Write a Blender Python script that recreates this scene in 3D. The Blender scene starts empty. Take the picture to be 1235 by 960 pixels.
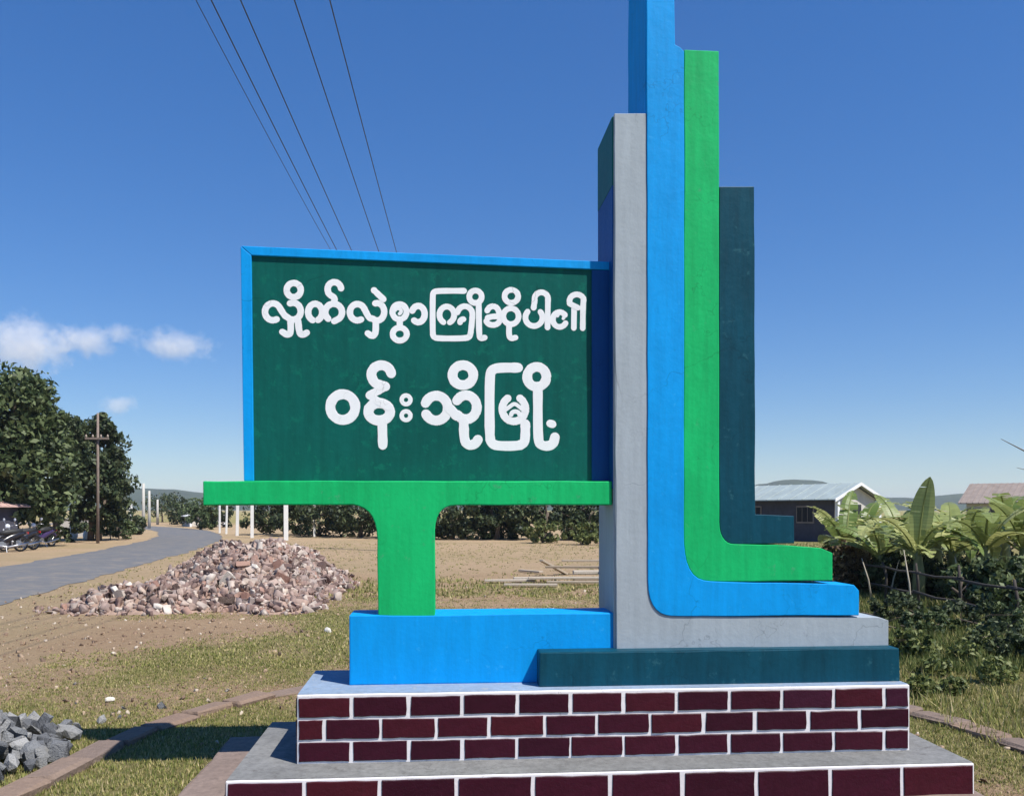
import bpy, bmesh, math, random
import numpy as np
from mathutils import Vector, Matrix, noise
R = math.radians
random.seed(7); rng = np.random.default_rng(7)
scene = bpy.context.scene
COL = scene.collection

# ------------------------------------------------------------------ camera, sky, sun, exposure
F = 1080.0; CX = 617.5; HY = 614.0; EYE = 1.6          # focal length and horizon measured on a 1235 x 960 frame
cam_d = bpy.data.cameras.new('camera'); cam = bpy.data.objects.new('camera', cam_d); COL.objects.link(cam)
cam_d.sensor_fit = 'HORIZONTAL'; cam_d.sensor_width = 36.0; cam_d.lens = 36.0 * F / 1235.0
cam_d.shift_y = (HY - 480.0) / 1235.0
cam.location = (0, 0, EYE); cam.rotation_euler = (R(90), 0, 0)
cam_d.clip_start = 0.05; cam_d.clip_end = 12000
scene.camera = cam

YAW = R(4.7)                                            # the monument's right end stands farther off
SUN_EL = R(57); SUN_AZ = R(47)
sl = Vector((math.cos(SUN_EL) * math.sin(SUN_AZ), -math.cos(SUN_EL) * math.cos(SUN_AZ), math.sin(SUN_EL)))
SUN = Matrix.Rotation(YAW, 3, 'Z') @ sl
world = bpy.data.worlds.new('World'); scene.world = world; world.use_nodes = True
wn = world.node_tree.nodes; wl = world.node_tree.links
sky = wn.new('ShaderNodeTexSky'); sky.sky_type = 'NISHITA'; sky.sun_disc = False
sky.sun_elevation = SUN_EL; sky.sun_rotation = math.atan2(SUN.x, SUN.y)
sky.air_density = 1.2; sky.dust_density = 0.15; sky.ozone_density = 10.0; sky.altitude = 1000
bg = wn['Background']; bg.inputs['Strength'].default_value = 0.15
gm_ = wn.new('ShaderNodeGamma'); gm_.inputs['Gamma'].default_value = 0.75; hs_ = wn.new('ShaderNodeHueSaturation'); hs_.inputs['Saturation'].default_value = 1.32; hs_.inputs['Hue'].default_value = 0.512
wl.new(sky.outputs['Color'], gm_.inputs['Color']); wl.new(gm_.outputs['Color'], hs_.inputs['Color']); wl.new(hs_.outputs['Color'], bg.inputs['Color'])
sun_d = bpy.data.lights.new('sun', 'SUN'); sun_o = bpy.data.objects.new('sun', sun_d); COL.objects.link(sun_o)
sun_d.energy = 4.8; sun_d.angle = R(0.53); sun_d.color = (1.0, 0.955, 0.88)
sun_o.rotation_euler = (-SUN).to_track_quat('-Z', 'Y').to_euler(); sun_o.location = (20, -20, 40)
scene.view_settings.view_transform = 'Standard'; scene.view_settings.look = 'None'
scene.view_settings.exposure = 0.36; scene.view_settings.gamma = 1.0
scene.view_settings.use_curve_mapping = False
scene.cycles.volume_bounces = 4
scene.cycles.max_bounces = 8

# ------------------------------------------------------------------ helpers
def tag(o, label=None, cat=None, group=None, kind=None):
    if label: o['label'] = label
    if cat: o['category'] = cat
    if group: o['group'] = group
    if kind: o['kind'] = kind
    return o
def link(o, parent=None):
    COL.objects.link(o)
    if parent is not None: o.parent = parent
    return o
def empty(name, loc=(0, 0, 0), rz=0.0):
    o = bpy.data.objects.new(name, None); o.empty_display_size = 0.2
    o.location = loc; o.rotation_euler = (0, 0, rz); return link(o)
def mesh_obj(name, me, mat, parent=None, smooth=False):
    o = bpy.data.objects.new(name, me)
    if mat is not None and len(me.materials) == 0: me.materials.append(mat)
    if smooth: me.polygons.foreach_set('use_smooth', [True] * len(me.polygons))
    return link(o, parent)
def from_py(name, v, f, mat, parent=None, smooth=False):
    me = bpy.data.meshes.new(name); me.from_pydata([tuple(p) for p in v], [], [tuple(q) for q in f]); me.update()
    return mesh_obj(name, me, mat, parent, smooth)
def from_np(name, V, Q, mat, parent=None, smooth=False):
    """V (n,3) verts, Q (m,k) faces, all with k corners"""
    V = np.asarray(V, dtype=np.float32); Q = np.asarray(Q, dtype=np.int32); k = Q.shape[1]
    me = bpy.data.meshes.new(name)
    me.vertices.add(len(V)); me.vertices.foreach_set('co', V.ravel())
    me.loops.add(Q.size); me.loops.foreach_set('vertex_index', Q.ravel())
    me.polygons.add(len(Q)); me.polygons.foreach_set('loop_start', np.arange(0, Q.size, k, dtype=np.int32))
    me.polygons.foreach_set('loop_total', np.full(len(Q), k, dtype=np.int32))
    me.update(calc_edges=True); me.validate()
    return mesh_obj(name, me, mat, parent, smooth)
class MB:
    """collects simple shapes that become ONE mesh"""
    def __init__(s): s.v = []; s.f = []
    def add(s, v, f):
        n = len(s.v); s.v += [tuple(p) for p in v]; s.f += [tuple(i + n for i in q) for q in f]; return s
    def box(s, x0, x1, y0, y1, z0, z1):
        v = [(x0,y0,z0),(x1,y0,z0),(x1,y1,z0),(x0,y1,z0),(x0,y0,z1),(x1,y0,z1),(x1,y1,z1),(x0,y1,z1)]
        return s.add(v, [(0,3,2,1),(4,5,6,7),(0,1,5,4),(1,2,6,5),(2,3,7,6),(3,0,4,7)])
    def prism(s, poly, v0, v1):
        """poly: (u,z) counter-clockwise seen from the front (-y); extruded v0..v1 along y"""
        n = len(poly)
        v = [(u, v0, z) for u, z in poly] + [(u, v1, z) for u, z in poly]
        f = [tuple(range(n)), tuple(range(2 * n - 1, n - 1, -1))]
        f += [(i, i + n, (i + 1) % n + n, (i + 1) % n) for i in range(n)]
        return s.add(v, f)
    def tube(s, path, rad, sides=8, cap=True):
        path = [Vector(p) for p in path]; n = len(path)
        if not hasattr(rad, '__len__'): rad = [rad] * n
        vs = []; up = None
        for i, p in enumerate(path):
            t = (path[min(i + 1, n - 1)] - path[max(i - 1, 0)]).normalized()
            if up is None: up = t.orthogonal().normalized()
            up = (up - t * up.dot(t)).normalized(); w = t.cross(up)
            for k in range(sides):
                a = 2 * math.pi * k / sides
                vs.append(p + (up * math.cos(a) + w * math.sin(a)) * rad[i])
        fs = [(i*sides+k, i*sides+(k+1) % sides, (i+1)*sides+(k+1) % sides, (i+1)*sides+k) for i in range(n-1) for k in range(sides)]
        if cap: fs += [tuple(range(sides - 1, -1, -1)), tuple(range((n-1)*sides, n*sides))]
        return s.add(vs, fs)
    def lathe(s, prof, c=(0, 0, 0), axis='z', sides=20):
        vs = []
        for r, h in prof:
            for k in range(sides):
                a = 2 * math.pi * k / sides; x, y = r * math.cos(a), r * math.sin(a)
                p = (x, y, h) if axis == 'z' else ((h, x, y) if axis == 'x' else (y, h, x))
                vs.append((p[0] + c[0], p[1] + c[1], p[2] + c[2]))
        n = len(prof)
        fs = [(i*sides+k, i*sides+(k+1) % sides, (i+1)*sides+(k+1) % sides, (i+1)*sides+k) for i in range(n-1) for k in range(sides)]
        fs += [tuple(range(sides - 1, -1, -1)), tuple(range((n-1)*sides, n*sides))]
        return s.add(vs, fs)
    def build(s, name, mat, parent=None, bevel=0, smooth=False, seg=2):
        o = from_py(name, s.v, s.f, mat, parent, smooth)
        if bevel:
            m = o.modifiers.new('edge', 'BEVEL'); m.width = bevel; m.segments = seg; m.limit_method = 'ANGLE'; m.angle_limit = R(40)
        return o

def roughen(o, amp=0.0025, step=0.09):
    """hand-trowelled edges: breaks long edges up and lets them wander a little"""
    bm = bmesh.new(); bm.from_mesh(o.data)
    for e in [e for e in bm.edges if e.calc_length() > step * 1.5]:
        bmesh.ops.subdivide_edges(bm, edges=[e], cuts=max(1, min(40, int(e.calc_length() / step))))
    for v_ in bm.verts:
        p = v_.co; q = Vector((p.x * 3.3, p.y * 3.3, p.z * 3.3)); k = Vector((p.x * 14, p.y * 14, p.z * 14))
        v_.co.x += amp * (noise.noise(q) * 1.3 + noise.noise(k) * .7); v_.co.z += amp * (noise.noise(q + Vector((9, 3, 1))) * 1.3 + noise.noise(k + Vector((4, 4, 7))) * .7)
    bm.to_mesh(o.data); bm.free(); return o
# ------------------------------------------------------------------ materials
def new_mat(name):
    m = bpy.data.materials.new(name); m.use_nodes = True
    nt = m.node_tree; b = nt.nodes['Principled BSDF']; return m, nt, b
def N(nt, kind, **kw):
    n = nt.nodes.new(kind)
    for k, v in kw.items():
        if k in n.inputs: n.inputs[k].default_value = v
        else: setattr(n, k, v)
    return n
def ramp(nt, fac, stops):
    r = nt.nodes.new('ShaderNodeValToRGB'); e = r.color_ramp.elements
    while len(e) < len(stops): e.new(0.5)
    for i, (p, c) in enumerate(stops):
        e[i].position = p; e[i].color = (*c, 1) if len(c) == 3 else c
    nt.links.new(fac, r.inputs['Fac']); return r.outputs['Color']
def mixc(nt, fac, a, b, mode='MIX'):
    m = nt.nodes.new('ShaderNodeMix'); m.data_type = 'RGBA'; m.blend_type = mode
    for sock, v in ((m.inputs['Factor'], fac), (m.inputs['A'], a), (m.inputs['B'], b)):
        if hasattr(v, 'links') or isinstance(v, bpy.types.NodeSocket): nt.links.new(v, sock)
        else:
            sock.default_value = (*v, 1) if isinstance(v, tuple) and len(v) == 3 else v
    return m.outputs['Result']
def noise_fac(nt, scale, detail=4, rough=0.55, coord='Object', vec=None):
    t = nt.nodes.new('ShaderNodeTexNoise'); t.inputs['Scale'].default_value = scale
    t.inputs['Detail'].default_value = detail; t.inputs['Roughness'].default_value = rough
    if vec is None:
        tc = nt.nodes.new('ShaderNodeTexCoord'); vec = tc.outputs[coord]
    nt.links.new(vec, t.inputs['Vector']); return t.outputs['Fac']
def bump(nt, b, h, strength, dist=0.01):
    n = nt.nodes.new('ShaderNodeBump'); n.inputs['Strength'].default_value = strength; n.inputs['Distance'].default_value = dist
    nt.links.new(h, n.inputs['Height']); nt.links.new(n.outputs['Normal'], b.inputs['Normal'])
def sc(c, k): return tuple(min(1.0, x * k) for x in c)
def painted(name, c, rough=0.5, var=0.12, wear=None, wear_amt=0.5, bs=0.22, scale=9, lump=0.010, spec=0.18):
    """masonry paint: blotchy coverage, brush relief, small chips"""
    m, nt, b = new_mat(name)
    f = noise_fac(nt, 2.3, 6, 0.6); f2 = noise_fac(nt, scale * 4, 5, 0.65)
    col = ramp(nt, f, [(0.3, sc(c, 1 - var)), (0.7, sc(c, 1 + var))])
    col = mixc(nt, 0.35, col, ramp(nt, f2, [(0.3, sc(c, 1 - var)), (0.75, sc(c, 1 + var * 0.8))]))
    tcs = N(nt, 'ShaderNodeTexCoord'); mp = N(nt, 'ShaderNodeMapping'); mp.inputs['Scale'].default_value = (7, 7, .55)
    nt.links.new(tcs.outputs['Object'], mp.inputs['Vector']); st_ = noise_fac(nt, 3.0, 6, .7, vec=mp.outputs['Vector'])
    col = mixc(nt, .8, col, ramp(nt, st_, [(.28, (1 - var * 2.0,) * 3), (.6, (1, 1, 1))]), 'MULTIPLY')
    if wear:
        w = noise_fac(nt, scale * 1.7, 8, 0.72)
        wf = ramp(nt, w, [(wear_amt + 0.06, (0, 0, 0)), (wear_amt + 0.14, (1, 1, 1))])
        col = mixc(nt, wf, col, wear)
    ds = noise_fac(nt, 2.2, 4, .6); vm = N(nt, 'ShaderNodeVectorMath', operation='MULTIPLY_ADD'); vm.inputs[1].default_value = (1, 1, 1); nt.links.new(tcs.outputs['Object'], vm.inputs[0]); nt.links.new(ds, vm.inputs[2])
    vo = N(nt, 'ShaderNodeTexVoronoi', feature='DISTANCE_TO_EDGE'); vo.inputs['Scale'].default_value = 1.7; nt.links.new(vm.outputs[0], vo.inputs['Vector'])
    ck = N(nt, 'ShaderNodeMath', operation='MULTIPLY'); nt.links.new(ramp(nt, vo.outputs['Distance'], [(.0, (1, 1, 1)), (.007, (0, 0, 0))]), ck.inputs[0]); nt.links.new(ramp(nt, noise_fac(nt, 1.3, 3), [(.5, (0, 0, 0)), (.58, (.55,) * 3)]), ck.inputs[1])
    col = mixc(nt, ck.outputs[0], col, sc(c, .45))
    nt.links.new(col, b.inputs['Base Color']); b.inputs['Roughness'].default_value = rough
    rr = N(nt, 'ShaderNodeMapRange'); rr.inputs['To Min'].default_value = rough - 0.1; rr.inputs['To Max'].default_value = rough + 0.15
    nt.links.new(f2, rr.inputs['Value']); nt.links.new(rr.outputs['Result'], b.inputs['Roughness'])
    b.inputs['Specular IOR Level'].default_value = spec
    add = N(nt, 'ShaderNodeMath', operation='ADD'); nt.links.new(noise_fac(nt, scale, 3), add.inputs[0])
    mu = N(nt, 'ShaderNodeMath', operation='MULTIPLY'); nt.links.new(f2, mu.inputs[0]); mu.inputs[1].default_value = 0.35
    nt.links.new(mu.outputs[0], add.inputs[1])
    bump(nt, b, add.outputs[0], bs, lump); return m
def plain(name, c, rough=0.6, var=0.15, scale=12, bs=0.2, metal=0.0, dist=0.01):
    m, nt, b = new_mat(name); f = noise_fac(nt, scale, 6, 0.65)
    nt.links.new(ramp(nt, f, [(0.28, sc(c, 1 - var)), (0.74, sc(c, 1 + var))]), b.inputs['Base Color'])
    b.inputs['Roughness'].default_value = rough; b.inputs['Metallic'].default_value = metal
    if bs: bump(nt, b, f, bs, dist)
    return m
def island(name, stops, rough=0.9, bs=0.4, scale=20, use_object=False, trans=0.0, spec=0.3):
    """colour picked per loose piece (or per object)"""
    m, nt, b = new_mat(name)
    if use_object: fac = N(nt, 'ShaderNodeObjectInfo').outputs['Random']
    else: fac = N(nt, 'ShaderNodeNewGeometry').outputs['Random Per Island']
    col = ramp(nt, fac, stops)
    if bs:
        f = noise_fac(nt, scale, 5, 0.65); col = mixc(nt, ramp(nt, f, [(0.3, (0.75,)*3), (0.7, (1.15,)*3)]), (0, 0, 0), col) if False else mixc(nt, 0.6, col, ramp(nt, f, [(0.3, (0.55,)*3), (0.7, (1.0,)*3)]), 'MULTIPLY')
        bump(nt, b, f, bs, 0.02)
    nt.links.new(col, b.inputs['Base Color']); b.inputs['Roughness'].default_value = rough
    b.inputs['Specular IOR Level'].default_value = spec
    if trans:
        out = nt.nodes['Material Output']; tr = N(nt, 'ShaderNodeBsdfTranslucent'); nt.links.new(col, tr.inputs['Color'])
        mx = N(nt, 'ShaderNodeMixShader'); mx.inputs['Fac'].default_value = trans
        nt.links.new(b.outputs[0], mx.inputs[1]); nt.links.new(tr.outputs[0], mx.inputs[2]); nt.links.new(mx.outputs[0], out.inputs['Surface'])
    return m
M = {}
M['grey'] = painted('grey_paint', (0.37, 0.42, 0.455), 0.6, 0.09, wear=(0.27, 0.30, 0.34), wear_amt=0.57)
M['blue'] = painted('blue_paint', (0.0, 0.32, 0.78), 0.58, 0.10, wear=(0.03, 0.38, 0.78), wear_amt=0.56)
M['green'] = painted('green_paint', (0.006, 0.47, 0.138), 0.58, 0.14, wear=(0.05, 0.36, 0.15), wear_amt=0.55)
M['teal'] = painted('dark_teal_paint', (0.003, 0.062, 0.098), 0.45, 0.2, wear=(0.02, 0.10, 0.13), wear_amt=0.54)
M['board'] = painted('board_paint', (0.002, 0.105, 0.085), 0.42, 0.14, wear=(0.003, 0.135, 0.095), wear_amt=0.5, bs=0.2)
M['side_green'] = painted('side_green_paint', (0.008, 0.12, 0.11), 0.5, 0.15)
M['navy'] = painted('side_blue_frame_shade', (0.003, 0.07, 0.27), 0.5, 0.12)  # flank's own blue; on the right frame strip it paints in shade
M['white'] = painted('white_joint_paint', (0.80, 0.77, 0.77), 0.6, 0.06, wear=(0.55, 0.45, 0.45), wear_amt=0.60)
M['letter'] = painted('white_letter_paint', (0.86, 0.87, 0.87), 0.55, 0.03, bs=0.1)
M['brick'] = island('maroon_brick_paint', [(0.0, (0.034, 0.002, 0.011)), (0.5, (0.05, 0.004, 0.015)), (0.9, (0.066, 0.006, 0.013)), (1.0, (0.042, 0.007, 0.026))], rough=0.5, bs=0.35, scale=14, use_object=True, spec=0.22)
M['cement'] = painted('cement_render', (0.215, 0.215, 0.21), 0.85, 0.22, wear=(0.13, 0.125, 0.12), wear_amt=0.52, bs=0.5)
M['cement_blue'] = painted('blue_stained_cement', (0.25, 0.33, 0.44), 0.8, 0.15, wear=(0.30, 0.33, 0.36), wear_amt=0.5, bs=0.5)
M['apron'] = painted('red_brown_cement', (0.25, 0.19, 0.16), 0.9, 0.2, wear=(0.17, 0.13, 0.11), wear_amt=0.52, bs=0.6)
M['kerb'] = island('kerb_concrete', [(0, (0.25, 0.17, 0.125)), (0.5, (0.30, 0.215, 0.16)), (1, (0.22, 0.165, 0.135))], rough=0.92, bs=0.7, scale=25, use_object=True)

# ------------------------------------------------------------------ the monument's own frame: u along its front, v into depth, z up
def px_ground(x, y, z=0.0):
    Y = (EYE - z) * F / (y - HY); return ((x - CX) * Y / F, Y)
cl = px_ground(272, 942, 0.22)                          # front left corner of the lower plinth
MX, MY = cl
ud = (math.cos(YAW), math.sin(YAW)); vd = (-math.sin(YAW), math.cos(YAW))
def pl(x, y, v):
    """measured point (x,y) -> (u,z) on the monument plane at depth v"""
    dx, dz = (x - CX) / F, (HY - y) / F                # ray (dx,1,dz) * t
    t = (MX * vd[0] + MY * vd[1] + v) / (dx * vd[0] + vd[1])
    X, Y = dx * t - MX, t - MY
    return (X * ud[0] + Y * ud[1], EYE + dz * t)
def poly(pts, v): return [pl(x, y, v) for x, y in pts]
def arc(p0, c, p1, n=7):                               # quadratic fillet between two points
    return [((1-t)**2*p0[0]+2*t*(1-t)*c[0]+t*t*p1[0], (1-t)**2*p0[1]+2*t*(1-t)*c[1]+t*t*p1[1]) for t in [i/n for i in range(n+1)]]

# ------------------------------------------------------------------ terrain: road line, ground sheet
ROAD = [(-3.5, -22), (-6.2, -4), (-9.0, 8), (-11.0, 18), (-12.7, 27), (-14.7, 37), (-17.2, 47), (-20.6, 57), (-26.5, 70), (-38, 86), (-60, 104), (-110, 125)]
def catmull(P, n):
    out = []; P = [Vector((*p, 0)) if len(p) == 2 else Vector(p) for p in P]; Q = [2*P[0]-P[1]] + P + [2*P[-1]-P[-2]]
    for i in range(1, len(Q) - 2):
        for k in range(n):
            t = k / n; a, b, c, d = Q[i-1:i+3]
            out.append(0.5*((2*b)+(c-a)*t+(2*a-5*b+4*c-d)*t*t+(3*b-a-3*c+d)*t**3))
    out.append(P[-1]); return out
RC = catmull(ROAD, 26)
RCN = np.array([(p.x, p.y) for p in RC])
HALF = 1.8
def road_dist(x, y):
    return float(np.sqrt(((RCN - np.array([x, y]))**2).sum(1)).min())
def sstep(a, b, x):
    t = max(0.0, min(1.0, (x - a) / (b - a))); return t * t * (3 - 2 * t)
def grassy(x, y):
    g = 0.63 + 0.55 * noise.noise((x * 0.33, y * 0.33, 1.7)) + 0.38 * noise.noise((x * 1.1, y * 1.1, 5.2)) + 0.2 * noise.noise((x*3.1, y*3.1, 2))
    rd = road_dist(x, y) if (y < 130 and x < 25) else 99
    g -= 1.3 * (1 - sstep(HALF + 0.6, HALF + 3.4, rd))
    g -= 0.75 * math.exp(-(((x + 5.2) / 2.0)**2 + ((y - 11.8) / 1.1)**2))
    g -= 0.95 * sstep(17.5, 23, y) * (1 - sstep(75, 110, y)) * (1 - 0.7 * sstep(4, 6.5, x))
    g += 0.35 * sstep(2.5, 4.5, x)
    return max(0.0, min(1.0, g))
def sandy(x, y):
    rd = road_dist(x, y) if (y < 130 and x < 25) else 99
    s = 1 - sstep(HALF + 1.0, HALF + 3.2, rd)
    s = max(s, 0.85 * sstep(19, 25, y) * (1 - sstep(75, 110, y)))
    return max(0.0, min(1.0, s + 0.25 * noise.noise((x * 0.4, y * 0.4, 9.1))))
def axis(lo, hi, d0, d1, step, grow):
    c = list(np.arange(lo, hi + 1e-6, step)); s = step; x = lo
    while x > d0: s *= grow; x -= s; c.insert(0, max(x, d0))
    s = step; x = hi
    while x < d1: s *= grow; x += s; c.append(min(x, d1))
    return c
gx = axis(-14, 12, -3500, 3500, 0.22, 1.16); gy = axis(2, 24, -400, 4000, 0.22, 1.14)
GV = [(x, y, 0.0) for y in gy for x in gx]; nx, ny = len(gx), len(gy)
GQ = [(j*nx+i, j*nx+i+1, (j+1)*nx+i+1, (j+1)*nx+i) for j in range(ny-1) for i in range(nx-1)]
m, nt, b = new_mat('ground_soil'); M['ground'] = m
ag = N(nt, 'ShaderNodeAttribute', attribute_name='grassy'); asd = N(nt, 'ShaderNodeAttribute', attribute_name='sandy')
tc = N(nt, 'ShaderNodeTexCoord').outputs['Object']
n1 = noise_fac(nt, 0.9, 8, 0.7, vec=tc); n2 = noise_fac(nt, 11, 8, 0.75, vec=tc); n3 = noise_fac(nt, 60, 4, 0.7, vec=tc)
soil = mixc(nt, ramp(nt, n1, [(.3, (0,)*3), (.7, (1,)*3)]), (0.35, 0.22, 0.13), (0.52, 0.36, 0.22))
soil = mixc(nt, ramp(nt, n2, [(0.4, (0, 0, 0)), (0.65, (1, 1, 1))]), soil, (0.50, 0.36, 0.225))
sand = mixc(nt, ramp(nt, n2, [(.3, (0,)*3), (.7, (1,)*3)]), (0.41, 0.28, 0.165), (0.60, 0.45, 0.285))
n4 = noise_fac(nt, .22, 6, .7, vec=tc); sand = mixc(nt, ramp(nt, n4, [(.42, (0,)*3), (.62, (.65,)*3)]), sand, (0.40, 0.31, 0.165))
soil = mixc(nt, asd.outputs['Fac'], soil, sand)
turf = mixc(nt, ramp(nt, n2, [(0.35, (0, 0, 0)), (0.68, (1, 1, 1))]), (0.20, 0.19, 0.062), (0.40, 0.33, 0.15))
sub = N(nt, 'ShaderNodeMath', operation='ADD'); nt.links.new(ag.outputs['Fac'], sub.inputs[0])
sb2 = N(nt, 'ShaderNodeMath', operation='MULTIPLY_ADD'); nt.links.new(n2, sb2.inputs[0]); sb2.inputs[1].default_value = 1.1; sb2.inputs[2].default_value = -0.55
nt.links.new(sb2.outputs[0], sub.inputs[1])
gcol = mixc(nt, ramp(nt, sub.outputs[0], [(0.34, (0, 0, 0)), (0.66, (1, 1, 1))]), soil, turf)
nt.links.new(gcol, b.inputs['Base Color']); b.inputs['Roughness'].default_value = 0.95; b.inputs['Specular IOR Level'].default_value = 0.1
ad = N(nt, 'ShaderNodeMath', operation='ADD'); nt.links.new(n2, ad.inputs[0]); nt.links.new(n3, ad.inputs[1]); bump(nt, b, ad.outputs[0], 0.9, 0.06)
ground = from_np('ground', GV, GQ, m); tag(ground, kind='structure')
for nm, fn in (('grassy', grassy), ('sandy', sandy)):
    at = ground.data.attributes.new(nm, 'FLOAT', 'POINT')
    at.data.foreach_set('value', np.array([fn(p[0], p[1]) for p in GV], dtype=np.float32))

m, nt, b = new_mat('worn_asphalt'); M['asphalt'] = m
tc = N(nt, 'ShaderNodeTexCoord').outputs['Object']
f1 = noise_fac(nt, 0.6, 6, 0.6, vec=tc); f2 = noise_fac(nt, 45, 5, 0.8, vec=tc)
col = mixc(nt, f1, (0.105, 0.108, 0.112), (0.155, 0.155, 0.155)); col = mixc(nt, ramp(nt, f2, [(0.5, (0,)*3), (0.75, (1,)*3)]), col, (0.20, 0.19, 0.18))
f3 = noise_fac(nt, 1.6, 7, 0.7, vec=tc); col = mixc(nt, ramp(nt, f3, [(0.48, (0,)*3), (0.72, (0.8,)*3)]), col, (0.27, 0.225, 0.17))
nt.links.new(col, b.inputs['Base Color']); b.inputs['Roughness'].default_value = 0.85; bump(nt, b, f2, 0.4, 0.01)
rv = []; rf = []
for i, p in enumerate(RC):
    t = (RC[min(i+1, len(RC)-1)] - RC[max(i-1, 0)]).normalized(); nrm = Vector((-t.y, t.x, 0))
    for k in range(9):
        s = (k - 4) / 4; w = HALF * s
        if abs(s) == 1: w += 0.22 * noise.noise((p.x * 0.9, p.y * 0.9, s * 4)) + .12 * noise.noise((p.x * 3.1, p.y * 3.1, s * 4))
        q = p + nrm * w; rv.append((q.x, q.y, 0.05 * (1 - s * s) + 0.008))
rf = [(i*9+k, (i+1)*9+k, (i+1)*9+k+1, i*9+k+1) for i in range(len(RC)-1) for k in range(8)]
road = from_py('road', rv, [q[::-1] for q in rf], M['asphalt'], smooth=True); tag(road, kind='structure')

# far hills: a low wooded ridge
M['hill'] = plain('hill_forest', (0.03, 0.048, 0.024), 0.95, 0.5, 0.02, 0)
prof = [(-3000, 20), (-1500, 30), (-700, 34), (-560, 34), (-470, 31), (-400, 18), (-330, 14), (-200, 12), (0, 14), (200, 20), (300, 30), (380, 41), (430, 40), (470, 20), (560, 17), (620, 22), (690, 25), (760, 17), (1100, 18), (1600, 26), (3000, 20)]
hv = []; hf = []; xs = np.arange(-2600, 2601, 13.0); ys = [1120, 1160, 1200, 1240, 1280, 1340, 1420]; sh = [0, 0.45, 0.85, 1.0, 0.95, 0.5, 0]
for j, y in enumerate(ys):
    for x in xs:
        h = float(np.interp(x, [p[0] for p in prof], [p[1] for p in prof]))
        h = h * sh[j] * (1 + 0.12 * noise.noise((x * 0.01, y * 0.01, 0))) + sh[j] * 2.2 * noise.noise((x * 0.09, y * 0.05, 3))
        hv.append((x, y, max(h, -0.5) - (0.6 if sh[j] == 0 else 0)))
n = len(xs); hf = [(j*n+i, j*n+i+1, (j+1)*n+i+1, (j+1)*n+i) for j in range(len(ys)-1) for i in range(n-1)]
tag(from_py('hill', hv, hf, M['hill'], smooth=True), kind='structure')

# ------------------------------------------------------------------ the welcome monument
MON = empty('welcome_monument', (MX, MY, 0), YAW)
tag(MON, 'tall stepped welcome monument with a green Burmese signboard on a maroon brick plinth', 'monument')
V_LOW, V_UP, V_BLK, V_FIN, V_SLAB, V_T, V_BRD = 0.0, 0.27, 0.50, 0.47, 0.36, 0.502, 0.605
UW = pl(1175, 920, 0)[0]; ZL = 0.22
# lower plinth: white mortar body, cement top, one course of large bricks
LD = 1.27
def plinth(name, u0, u1, v0, v1, z0, z1, rows, jw, top_mat, label):
    body = roughen(MB().box(u0, u1, v0, v1, z0, z1).build(name, M['white'], MON, bevel=0.006), .002)
    body['label'] = label
    MB().box(u0 + 0.004, u1 - 0.004, v0 + 0.012, v1 - 0.012, z1 - 0.01, z1 + 0.004).build('cement_top', top_mat, body)
    pr = 0.007; cache = {}
    h = (z1 - z0) / len(rows)
    def brick(uc, vc, zc, L, H, rz):
        key = (round(L, 2), round(H, 3), random.randrange(4))
        if key not in cache:
            a_, b_ = L / 2, H / 2; out = []; nl = 6
            for k in range(nl): out.append((-a_ + L * k / nl, -b_))
            for k in range(3): out.append((a_, -b_ + H * k / 3))
            for k in range(nl): out.append((a_ - L * k / nl, b_))
            for k in range(3): out.append((-a_, b_ - H * k / 3))
            out = [(x + random.gauss(0, .0011), z + random.gauss(0, .0011)) for x, z in out]
            mb = MB(); n_ = len(out); inn = [(x * (1 - .006 / L), z * (1 - .008 / H)) for x, z in out]
            vv = [(x, -pr, z) for x, z in inn] + [(x, -pr + .003, z) for x, z in out] + [(x, pr, z) for x, z in out]
            ff = [tuple(range(n_))] + [(r * n_ + k, (r + 1) * n_ + k, (r + 1) * n_ + (k + 1) % n_, r * n_ + (k + 1) % n_) for r in (0, 1) for k in range(n_)]
            me = bpy.data.meshes.new('brick'); me.from_pydata(vv, [], ff); me.update(); me.materials.append(M['brick']); cache[key] = me
        o = bpy.data.objects.new('brick', cache[key]); link(o, body)
        o.location = (uc, vc, zc); o.rotation_euler = (random.gauss(0, 0.006), random.gauss(0, 0.006), rz + random.gauss(0, 0.004))
    for r, joints in enumerate(rows):                 # joints run from u0 to u1, top row first
        zc = z1 - h * (r + 0.5) + (-jw * 0.25 if r == 0 else (jw * 0.25 if r == len(rows) - 1 else 0))
        H = h - jw
        if len(rows) == 1: zc = (z0 + z1) / 2 - 0.002
        for a, c in zip(joints[:-1], joints[1:]):
            wj = jw * random.uniform(0.85, 1.15)
            brick((a + c) / 2, v0, zc + random.gauss(0, 0.0012), c - a - wj, H, 0)
        D = v1 - v0; nb = max(2, round(D / (joints[2] - joints[1]))); off = 0.5 if r % 2 else 0
        js = sorted(set([0] + [D * (k + off) / nb for k in range(nb + 1) if 0.03 < D * (k + off) / nb < D - 0.03] + [D]))
        for a, c in zip(js[:-1], js[1:]):
            brick(u0, v0 + (a + c) / 2, zc, c - a - jw, H, R(-90)); brick(u1, v0 + (a + c) / 2, zc, c - a - jw, H, R(90))
    return body
lowj = [pl(x, 935, V_LOW)[0] for x in (272, 367, 458, 551, 643, 736, 823, 913, 1001, 1088, 1175)]
plinth('lower_plinth', lowj[0], lowj[-1], V_LOW, LD, 0.0, ZL, [lowj], 0.024, M['cement'], 'low wide step of large maroon bricks with white joints')
zu = pl(358, 838, V_UP)[1]
r1 = [pl(x, 880, V_UP)[0] for x in (358, 424, 493, 557.6, 624, 688, 752, 816, 879.6, 943, 1005, 1066, 1097)]
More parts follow.
